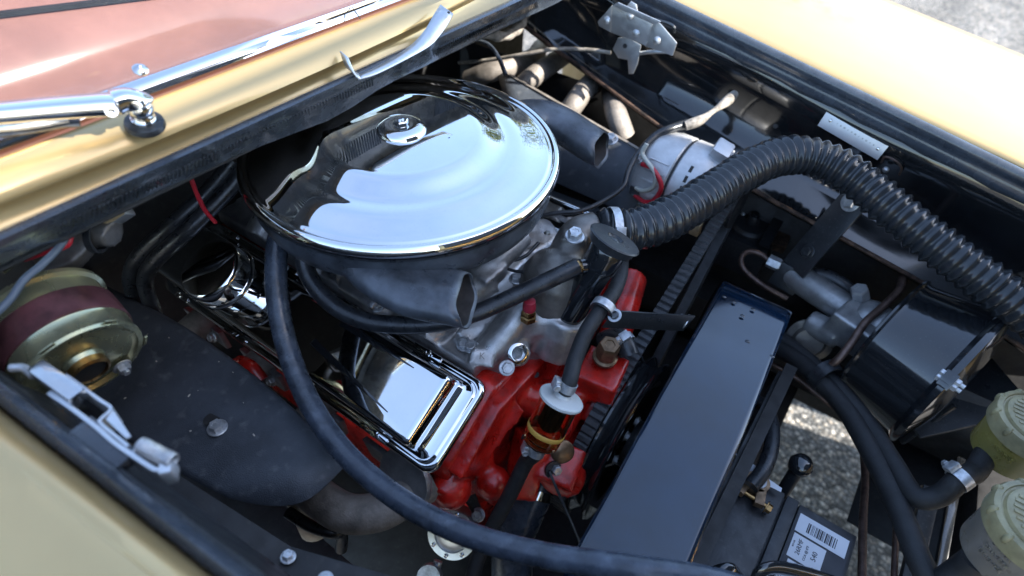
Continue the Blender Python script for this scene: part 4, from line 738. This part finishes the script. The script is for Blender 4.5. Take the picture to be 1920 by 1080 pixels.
# ================================================================== reservoirs and their hoses
def reservoir(label, px, z, m, R1, h):
    c = Z(*px, z); t = thing('fluid_reservoir', label, 'reservoir', c - V(0, 0, h)); Mr = T(c)
    G().lathe([(0, -h), (R1*.80, -h), (R1*.86, -h+.003), (R1*.90, -h*.55), (R1*.93, -.016), (R1*.90, -.012), (R1*.90, 0)], Mr, 48).obj('bottle', m, t, smooth=35)
    G().lathe([(R1*.94, -.020), (R1*1.0, -.019), (R1*1.01, -.004), (R1*.97, .001), (R1*.86, .0022), (R1*.84, .0005), (R1*.80, .0005), (R1*.77, .004), (R1*.70, .0052), (0, .0055)], Mr, 56).obj('cap', CAPP, t, smooth=35)
    for k in range(10):
        a = k*math.pi/5+.25; d = V(math.cos(a), math.sin(a), 0); G().ball(None, 1, (R1*.10, R1*.085, .0075), fr(c + d*R1*.955 + V(0, 0, -.004), (0, 0, 1), d), 12).obj('grip_lug', CAPP, t)
    for i in range(-4, 5):
        y = i*R1*.145; hw = math.sqrt(max(0, (R1*.66)**2-y*y)); G().bar(mul(Mr, (-hw, y, .0058)), mul(Mr, (hw, y, .0058)), R1*.07, .0012).obj('cap_rib', CAPP, t)
    return t, c
rs1, rc1 = reservoir('yellowish brake fluid reservoir with pale green cap, the upper of two', (1950, 792), .775, RESY, .044, .066)
rs2, rc2 = reservoir('brownish smoky reservoir with pale green cap in the bottom right corner', (1964, 985), .790, RESG, .047, .072)
for t, c, R1, h, words in ((rs1, rc1, .044, .066, ('S T', 'ARTICLE', '57')), (rs2, rc2, .047, .072, ('S T A', 'BREVETE', 'LICENCE'))):
    d = nrm(V(CAM[0]-c[0]-.10, CAM[1]-c[1], 0)); xx = V(-d[1], d[0], 0)
    for i, s_ in enumerate(words): text(s_, .0085-.002*(i > 0), fr(c + d*R1*(.925-.018*i) + V(0, 0, -.022-.011*i) + xx*(.004), d + V(0, 0, .05), xx), t.children[0].data.materials[0], t, 'moulded_lettering', .0012)
clq = Z(1800, 898, .715); hl1 = [rc1 + V(-.02, -.02, -.06), Z(1828, 884, .712), clq, Z(1760, 930, .69), Z(1715, 930, .675), Z(1675, 870, .665), Z(1630, 800, .655), Z(1580, 738, .65), Z(1530, 690, .64), Z(1470, 640, .63), Z(1430, 615, .62)]
t_ = thing('reservoir_hose', 'dark hose curving from the yellow reservoir up to the left', 'hose', clq)
G().tube(hl1, .0125, 18, 90).obj('hose', BRAID, t_); clamp(t_, clq, hl1[3]-hl1[1], .0128, .012, (-.8, .2, .6))
hl2 = [(1760, 1110, .66), (1728, 1060, .665), (1700, 990, .665), (1668, 915, .66), (1628, 838, .655), (1588, 770, .65), (1540, 716, .645), (1490, 672, .635), (1440, 645, .62)]
hose('reservoir_hose', 'dark hose running beside it down to the bottom edge', hl2, .0135, BRAID)
ring(Z(1548, 706, .648), Z(1600, 770, .65)-Z(1500, 670, .64), .022, .003, .018).obj('tape_wrap', RUBBER, t_)
hose('reservoir_hose', 'short clamped hose below the smoky reservoir in the corner', [(1830, 1050, .72), (1805, 1068, .70), (1775, 1090, .68)], .0145, BRAID)
q = Z(1805, 1060, .705)
# dark struts and radiator support behind the reservoirs
def strut(name, label, L, wd, th, m=BLKS): return tag((lambda g: ([g.bar(a, b, wd, th) for a, b in zip(L[:-1], L[1:])], g)[1])(G()).obj(name, m, bevel=.002), label, 'strut')
strut('support_strut', 'black flat strut running down behind the yellow reservoir', [Z(1745, 915, .58), Z(1700, 1110, .52)], .022, .012)
strut('support_strut', 'slim glossy strut catching blue light left of the smoky reservoir', [Z(1800, 860, .52), Z(1755, 1100, .48)], .012, .012, BLKG)
strut('support_plate', 'broad black plate under the drum above the yellow reservoir', [Z(1690, 770, .55), Z(1900, 720, .60)], .10, .006)
strut('support_strut', 'thin diagonal rod below the booster rim', [Z(1790, 760, .60), Z(1690, 830, .50)], .008, .008)

# ================================================================== near side: shield, header, canister, latch
hs = thing('heat_shield', 'black textured heat shield plate beside the near valve cover', 'heat shield', Z(400, 780, .75))
Re = spline(zs([(90, 462, .725), (180, 532, .757), (330, 612, .766), (500, 737, .767), (641, 880, .763)]), 26)
Le = spline(zs([(-120, 600, .735), (20, 690, .752), (150, 770, .753), (330, 882, .748), (430, 935, .748)]), 26)
rows = []
for k in np.linspace(0, 1, 14): rows.append([Re[i]*(1-k)+Le[i]*k + V(0, 0, .004*math.sin(math.pi*k)) for i in range(26)])
fe = spline(zs([(641, 880, .763), (610, 912, .760), (575, 938, .757), (540, 948, .754), (490, 947, .752), (430, 935, .748)]), 14)
for k in range(14): rows[k][-1] = fe[k]
rows = [[p + V(0, .010, -.014) for p in rows[0]], [p + V(0, .006, -.004) for p in rows[0]]] + rows
G().grid(rows).obj('plate', WRINKLE, hs, solid=.0018, smooth=60)
q = Z(408, 803, .7630); bolt(hs, q, (0, 0, 1), .0078, .008)
G().lathe([(0, 0), (.0085, 0), (.0085, .0006), (0, .0006)], fr(Z(397, 787, .7635), (0, 0, 1)), 20).obj('slot', BLKM, hs)
for k in range(26):   # flecks of pale overspray and scuffs, seated on the plate
    i, j = rng.integers(3, 13), rng.integers(5, 23); p = rows[i][j]*.6 + rows[i-1][j-1]*.4; r_ = rng.uniform(.0005, .0013)
    G().lathe([(0, -.001), (r_, -.001), (r_*.8, .0013), (0, .0014)], fr(p, (0, 0, 1), (rng.normal(), rng.normal(), 0)), 8, sx=rng.uniform(1, 2.6)).obj('paint_fleck', PAPERF, hs)
eh = thing('exhaust_header', 'grey coated exhaust header on the near side, front pipe showing below the shield', 'header', Z(660, 930, .62))
hp = lambda x: V(x, EY-.238, .668)
for i, x in enumerate((-.24, -.115, .0, .0)):
    if i < 3: G().tube([hp(x) + V(0, .01, 0), hp(x) + V(.01, -.035, -.005), hp(x) + V(.03, -.07, -.05), hp(x) + V(.05, -.08, -.14)], .0215, 18, 20).obj('pipe', HEADER, eh)
G().tube(zs([(812, 900, .655), (770, 925, .650), (715, 958, .645), (650, 962, .645), (595, 930, .64), (560, 890, .62), (530, 850, .58)]), .0225, 22, 40).obj('pipe', HEADER, eh)
for x in (-.24, -.115, .0, .118):
    G().slab([V(x-.04, EY-.242+.012, .668), V(x+.04, EY-.242+.012, .668), V(x+.035, EY-.225, .625), V(x-.035, EY-.225, .625)], (0, -1, .35), .009).obj('flange', GREYCAST, eh, bevel=.002)
    bolt(eh, V(x+.03, EY-.242, .66), (0, -1, .4), .006, .007)
Mfg = fr(Z(765, 893, .668), nrm((-.1, -.85, .5)))
G().lathe([(.018, 0), (.033, 0), (.034, .003), (.033, .009), (.022, .0095)], Mfg, 36, sx=1.15).obj('flange', GREYCAST, eh, smooth=35)
for px, z in (((800, 912), .66), ((735, 880), .66)): bolt(eh, Z(*px, z), (-.1, -.85, .5), .006, .008)
sp = thing('spark_plug', 'red painted boss with pale plug hex in the gap beside the shield', 'spark plug', Z(440, 680, .68)); G().hexb(fr(Z(410, 667, .70), (-.3, -.9, .4)), .0085, .014, False).obj('plug_hex', STEEL, sp, smooth=25); G().lathe([(0, 0), (.013, 0), (.013, .02), (.009, .025), (0, .026)], fr(Z(450, 688, .69), (-.1, -.9, .4)), 20).obj('boss', RED, sp); G().tube(zs([(450, 680, .69), (470, 690, .70), (490, 715, .69)]), .010, 10, 10).obj('neck', RED, sp)
# olive canister
cnx = nrm((1, -.10, -.32)); cn = Z(158, 682, .90)
ca = thing('metal_canister', 'olive gold metal canister with a maroon band at the left edge', 'canister', cn - V(.05, 0, .07)); Mc = fr(cn, cnx, (0, 0, 1)); RC = .049
G().lathe([(0, .004), (.0165, .004), (.018, .0), (RC-.008, -.001), (RC-.004, .002), (RC, .002), (RC+.001, -.001), (RC, -.004), (RC, -.016), (RC+.0008, -.018)], Mc, 64).obj('front_shell', OLIVE, ca, smooth=30)
G().lathe([(RC+.0012, -.018), (RC+.0025, -.019), (RC+.0025, -.044), (RC+.0012, -.045)], Mc, 64, caps=False).obj('band', MAROONB, ca, smooth=30)
G().lathe([(RC, -.044), (RC, -.060), (RC+.0035, -.062), (RC+.0035, -.066), (RC-.004, -.070), (0, -.074)], Mc, 64).obj('rear_shell', OLIVE, ca, smooth=30)
G().lathe([(0, .004), (.0165, .004), (.0165, .010), (.0140, .0115), (.0135, .007), (.0, .007)], Mc, 28).obj('end_bush', BRASS, ca); G().lathe([(0, .007), (.013, .007), (.013, .0095), (0, .0095)], Mc, 24).obj('end_plug', BLKM, ca)
for a in (-.45, 2.55):
    p = mul(Mc, (.040*math.cos(a+1.2), .040*math.sin(a+1.2), .002)); G().hexb(fr(p, cnx), .0062, .007).obj('nut', STEEL, ca, smooth=25); G().tube([p, p + cnx*.010], .003, 8, 2).obj('stud', STEEL, ca)
for a in (.3, 1.2, 5.6, 4.4): p = mul(Mc, (.052*math.cos(a), .052*math.sin(a), .0005)); G().box((0, 0, 0), (.003, .013, .002), fr(p, cnx, Mc[:3, :3] @ V(math.cos(a), math.sin(a), 0))).obj('crimp', OLIVE, ca, bevel=.0005)
# wiper linkage casting below the cowl
wl = thing('wiper_linkage', 'dull grey cast bracket with rounded nose under the cowl at left', 'bracket', Z(170, 450, .92))
g = G(); g.tube(zs([(215, 440, .955), (190, 432, .957), (165, 438, .955)]), .014, 14, 12); g.slab([Z(175, 430, .955), Z(200, 458, .945), Z(150, 510, .93), Z(90, 530, .925), Z(70, 490, .935), Z(120, 455, .95)], (.2, -.2, 1), .014); g.obj('casting', DKCAST, wl, remesh=.0028, sm=4)
ring(Z(182, 442, .957), Z(165, 438, .955)-Z(215, 440, .955), .0135, .0025, .006).obj('strap', BLKS, wl)
G().box((0, 0, 0), (.022, .012, .012), fr(Z(212, 402, .972), (.3, -.6, .6), (.3, 1, .1))).obj('tan_block', TAN, wl, bevel=.0015); G().box((0, 0, 0), (.024, .010, .014), fr(Z(222, 406, .967), (.3, -.6, .6), (.3, 1, .1))).obj('grey_clip', GREYCAST, wl, bevel=.0015)
G().bar(Z(0, 490, .955), Z(26, 497, .955), .02, .004).obj('olive_tab', OLIVE, wl, bevel=.001)
# near hood latch
hl = thing('hood_latch', 'worn zinc hood latch with coil spring on the near fender edge', 'latch', Z(200, 780, .965))
lz = .972; lpts = [(22, 688), (45, 682), (100, 722), (160, 768), (205, 805), (262, 850), (300, 876), (322, 868), (340, 856)]
def strip(name, L, wd, th, m=GALV): 
    Q = spline(zs(L), 40); g = G(); rr = []
    for i, p in enumerate(Q):
        t = nrm(Q[min(i+1, 39)]-Q[max(i-1, 0)]); s1 = nrm(np.cross(t, (0, 0, 1))); rr.append([p + s1*th/2 + V(0, 0, 0), p - s1*th/2, p - s1*th/2 - V(0, 0, wd), p + s1*th/2 - V(0, 0, wd)])
    return g.loft(rr).obj(name, m, hl, bevel=.0004, smooth=40)
strip('latch_plate', [(90, 735, lz), (130, 762, lz), (180, 800, lz), (215, 830, lz), (262, 862, lz), (292, 880, lz), (305, 876, lz), (318, 864, lz)], .016, .003)
strip('latch_frame', [(122, 702, lz), (150, 722, lz), (185, 748, lz), (206, 762, lz), (205, 770, lz), (188, 785, lz), (190, 795, lz), (240, 836, lz)], .018, .0022)
G().slab([Z(212, 768, lz-.001), Z(246, 818, lz-.002), Z(236, 822, lz-.002), Z(198, 786, lz-.001)], (0, 0, -1), .002).obj('latch_wedge', GALV, hl, bevel=.0005)
G().bar(Z(70, 690, lz+.004), Z(150, 748, lz), .0125, .012).obj('striker_block', CHROMEDULL, hl, bevel=.003); G().tube(zs([(20, 690, lz), (45, 690, lz), (64, 705, lz)]), .003, 8, 10).obj('release_rod', STEEL, hl)
sp0, sp1 = Z(262, 834, lz), Z(325, 866, lz); sd_ = nrm(sp1-sp0); s1 = nrm(np.cross(sd_, (0, 0, 1))); s2 = np.cross(sd_, s1)
co = [sp0 + (sp1-sp0)*t + (s1*math.cos(t*2*math.pi*13) + s2*math.sin(t*2*math.pi*13))*.0048 for t in np.linspace(0, 1, 160)]; G().tube(co, .0009, 6, 320).obj('coil_spring', STEEL, hl)
G().bar(Z(305, 885, lz-.006), Z(330, 880, lz-.006), .012, .016).obj('spring_anchor', GALV, hl, bevel=.002)
G().box((0, 0, 0), (.05, .022, .01), fr(Z(190, 840, .965), (0, 0, 1), Z(290, 920, .965)-Z(100, 770, .965))).obj('rubber_pad', SEAL, hl, bevel=.002)
# things low on the near side
fp = thing('fuel_pump', 'silver round fuel pump cover with screws behind the heater hose', 'fuel pump', Z(848, 1000, .50)); fq = Z(848, 1002, .53); fn = nrm((.25, -.75, .75)); Mq = fr(fq, fn)
G().lathe([(0, -.03), (.030, -.03), (.033, -.006), (.0335, 0), (.033, .003), (.024, .0035), (.0225, .0015), (.021, .0025), (.016, .008), (.008, .0105), (0, .011)], Mq, 48).obj('cover', GALV, fp, smooth=35)
for k in range(8):
    a = k*math.pi/4+.2; G().lathe([(0, .003), (.003, .003), (.003, .0045), (.0015, .0052), (0, .004)], fr(mul(Mq, (.0285*math.cos(a), .0285*math.sin(a), 0)), fn), 12).obj('screw', CHROMEDULL, fp)
g = G(); g.tube(zs([(822, 1052, .50), (815, 1075, .49)]), .006, 10, 4); g.lathe([(.006, 0), (.016, 0), (.016, .012), (.006, .012)], fr(Z(808, 1078, .49), (.2, -.6, .8)), 20); g.obj('outlet', STEEL, fp)
G().slab([Z(870, 935, .56), Z(892, 925, .56), Z(908, 965, .54), Z(898, 978, .54)], (0, -.5, .8), .004).obj('mount_tab', BLKS, fp); bolt(fp, Z(897, 965, .548), (.1, -.6, .8), .007, .009)
lr = thing('lower_radiator_hose', 'fat grizzled lower radiator hose with steel band below the fuel filter', 'hose', Z(975, 960, .55))
lp = zs([(1018, 878, .60), (1000, 920, .58), (978, 970, .555), (962, 1020, .53), (960, 1100, .50)]); G().tube(lp, .027, 20, 30).obj('hose', HOSEOLD, lr); ring(lp[1]*.9+lp[0]*.1, lp[1]-lp[0], .0268, .002, .012).obj('band_clamp', CHROMEDULL, lr)
hose('brake_hose', 'thin black hose in the shadow left of the fuel pump', [(540, 960, .60), (580, 985, .60), (620, 998, .60), (640, 1000, .59), (640, 1030, .56)], .0075, RUBBER)
lw = strut('wheel_well_rail', 'black shelf rail below the near fender at the bottom edge', [Z(300, 925, .80), Z(520, 1068, .78), Z(800, 1150, .76)], .040, .010, BLKM)
bolt(lw, Z(540, 1045, .786), (0, .2, 1), .0050, .006); bolt(lw, Z(610, 1085, .782), (0, .2, 1), .005, .004)

# ================================================================== far side: shield, header pipes, latch, plate
fs = thing('heat_shield', 'flat black heat shield between the air cleaner and the far exhaust pipes', 'heat shield', Z(1120, 300, .76))
TL, TR_, BR, BL_ = Z(930, 128, .835), Z(1228, 300, .835), Z(1185, 405, .765), Z(980, 315, .765)
G().grid([[TL*(1-t)+TR_*t for t in np.linspace(0, 1, 8)], [(TL*.5+BL_*.5)*(1-t)+(TR_*.5+BR*.5)*t for t in np.linspace(0, 1, 8)], [BL_*(1-t)+BR*t for t in np.linspace(0, 1, 8)]]).obj('plate', WRINKLE, fs, solid=.002)
G().bar(TL + V(0, .0015, .001), TR_ + V(0, .0015, .001), .005, .003).obj('sunlit_edge', HEADER, fs)  # pale tan strip: sunlight on the black edge is put into its colour
bolt(fs, Z(1146, 262, .838), (-.1, -.4, .9), .0082, .009)
fh = thing('exhaust_header', 'pale sunlit header pipes on the far side behind the black shield', 'header', Z(1050, 160, .72))
for L in ([(880, 150, .80), (925, 133, .83), (962, 124, .83), (1000, 108, .80), (1012, 90, .74)], [(965, 175, .80), (995, 148, .832), (1022, 128, .832), (1062, 102, .80), (1095, 88, .74)], [(1058, 222, .80), (1084, 184, .83), (1104, 160, .828), (1132, 134, .79), (1150, 112, .72)], [(1170, 255, .80), (1158, 222, .825), (1150, 194, .82), (1142, 160, .77), (1130, 140, .70)]):
    G().tube(zs(L), .0185, 20, 30).obj('pipe', HEADER, fh)
G().bar(Z(1130, 165, .80), Z(1060, 220, .76), .004, .004).obj('brace', RUST, fh)
la = thing('hood_latch', 'bright zinc hood latch with levers on the far inner fender', 'latch', Y(1195, 100, .47)); LY = .475
def lat(name, pix, y=LY, th=.0025, m=GALV): return G().slab([Y(px, py, y) for px, py in pix], (0, -1, .1), th).obj(name, m, la, bevel=.0005)
lat('plate', [(1149, 10), (1158, 8), (1225, 40), (1212, 85), (1146, 60)], LY-.014)
lat('side_tab', [(1122, 40), (1149, 9), (1146, 60), (1124, 48)], LY-.008); lat('side_tab', [(1226, 38), (1239, 44), (1270, 80), (1262, 104), (1210, 86)], LY-.012)
lat('flange', [(1150, 10), (1160, 4), (1240, 40), (1228, 46)], LY-.020)
lat('link', [(1177, 70), (1203, 84), (1196, 120), (1188, 138), (1180, 138), (1178, 112), (1160, 108), (1150, 92), (1160, 70)], LY-.006); lat('finger', [(1180, 28), (1177, 10), (1184, 2), (1194, 8), (1198, 30)], LY-.006)
for px in ((1138, 38), (1182, 30), (1193, 62), (1232, 76)): q = Y(*px, LY-.016); G().lathe([(0, 0), (.0062, 0), (.0062, .001), (.0042, .003), (0, .0038)], fr(q, (0, -1, .2)), 18).obj('rivet', STEEL, la)
G().tube([Y(1200, 100, LY-.006), Y(1225, 97, LY-.012), Y(1262, 97, LY-.010)], .0032, 10, 12).obj('pivot_rod', STEEL, la); G().tube([Y(1228, 36, LY+.004), Y(1262, 48, LY+.004), Y(1264, 62, LY+.004)], .0022, 8, 12).obj('wire_loop', BLKG, la)
G().lathe([(0, 0), (.0035, 0), (.0035, .001), (0, .001)], fr(Y(1172, 86, LY-.0095), (0, -1, .1)), 14).obj('hole', BLKM, la)
tag(G().tube([Y(1145, 99, LY-.008), Y(1100, 93, .46), Y(1040, 92, .44), Y(980, 102, .42), Y(920, 112, .41), Y(860, 118, .40)], .0032, 10, 50).obj('release_cable', CANVAS), 'grey hood release cable running from the far latch to the cowl', 'cable')
tag(G().tube(zs([(885, 72, .98), (915, 82, .965), (935, 108, .945), (948, 140, .93)]), .0032, 8, 30).obj('vent_cable', RUBBER), 'thin ribbed black cable curving down behind the air cleaner lid', 'cable')
tag(G().tube(zs([(900, 60, .93), (940, 68, .92), (970, 55, .92), (985, 25, .93), (990, 5, .94)]), lambda t: .0085+.001*math.sin(t*40), 12, 60).obj('wrapped_harness', CANVAS), 'pale wrapped harness looping under the cowl corner by the far fender', 'harness')
dpl = thing('data_plate', 'blank looking silver data plate riveted to the far inner fender', 'plate', Y(1602, 250, .49)); pn = nrm((0, -1, .28)); p00 = Y(1602, 248, .492)
cor_ = [PL(*c, p00, pn) for c in ((1558, 197), (1673, 266), (1645, 300), (1533, 235))]; G().slab(cor_, pn, .0012).obj('plate', PLATE, dpl, bevel=.0004)
for px in ((1557, 226), (1646, 279)): G().lathe([(0, 0), (.0025, 0), (.0018, .0014), (0, .0018)], fr(PL(*px, p00 + pn*.0012, pn), pn), 14).obj('rivet', CHROMEDULL, dpl)
e0, e1 = PL(1570, 232, p00 + pn*.0013, pn), PL(1638, 272, p00 + pn*.0013, pn)
for i in range(11):
    q = e0 + (e1-e0)*i/10; G().box((0, 0, 0), (.0022, .0009+.001*(i % 3), .0004), fr(q, pn, (e1-e0)*(.4+(i % 2)) + V(0, .2, .3*(i % 3)))).obj('stamped_digit', GREYCAST, dpl)
lp_ = thing('wire_clip', 'small wire loop clip below the data plate', 'clip', Y(1675, 305, .49)); G().tube([Y(1652, 305, .492), Y(1660, 294, .488), Y(1680, 302, .486), Y(1690, 315, .488), Y(1686, 328, .492)], .0016, 8, 24).obj('loop', LINE, lp_); G().ball(Y(1661, 318, .488), .0045).obj('clip_head', STEEL, lp_)
# ================================================================== trees beyond the car, seen mirrored in the chrome lid
LEAF = mat('leaf_green', (.09, .15, .03), .6, 0, var=.4, vs=2, col2=(.16, .15, .03)); BARK = mat('bark', (.12, .09, .06), .8, 0, var=.3)
def tree(x, y, h, label, seed):
    r = np.random.default_rng(seed); t = thing('tree', label, 'tree', (x, y, 0), 'trees beyond the far fender')
    g = G().tube([V(x, y, 0), V(x+.1, y, h*.3), V(x, y+.1, h*.7)], lambda u: .16*(1-u*.7), 8, 8)
    for k in range(5): a = k*1.3; g.tube([V(x, y, h*(.3+.07*k)), V(x+h*.22*math.cos(a), y+h*.22*math.sin(a), h*(.5+.08*k))], lambda u: .06*(1-u*.8), 6, 4)
    g.obj('trunk', BARK, t); cl = r.normal(size=(26, 3)); cl /= np.linalg.norm(cl, axis=1)[:, None]; cl *= r.uniform(.4, 1, (26, 1)); n = 3600
    c = cl[r.integers(0, 26, n)]*V(h*.30, h*.30, h*.30) + V(x, y, h*.66) + r.normal(size=(n, 3))*h*.055; d1 = r.normal(size=(n, 3)); d1 /= np.linalg.norm(d1, axis=1)[:, None]; d2 = np.cross(d1, r.normal(size=(n, 3))); d2 /= np.linalg.norm(d2, axis=1)[:, None]; s_ = r.uniform(.04, .09, (n, 1))
    vv = np.stack([c-d1*s_, c+d2*s_*.5, c+d1*s_, c-d2*s_*.5], 1).reshape(-1, 3); q = G(); q.v = vv.tolist(); q.f = [[4*i, 4*i+1, 4*i+2, 4*i+3] for i in range(n)]; q.obj('crown', LEAF, t, smooth=0)
tree(-3.4, 8.6, 5.4, 'leafy green tree mirrored at the right rim of the chrome lid', 1)
tree(-1.6, 9.5, 5.0, 'tall leafy tree mirrored near the lid rim, right of the first', 2)
tree(-6.2, 9.2, 4.6, 'smaller leafy tree mirrored farther back along the lid rim', 3)
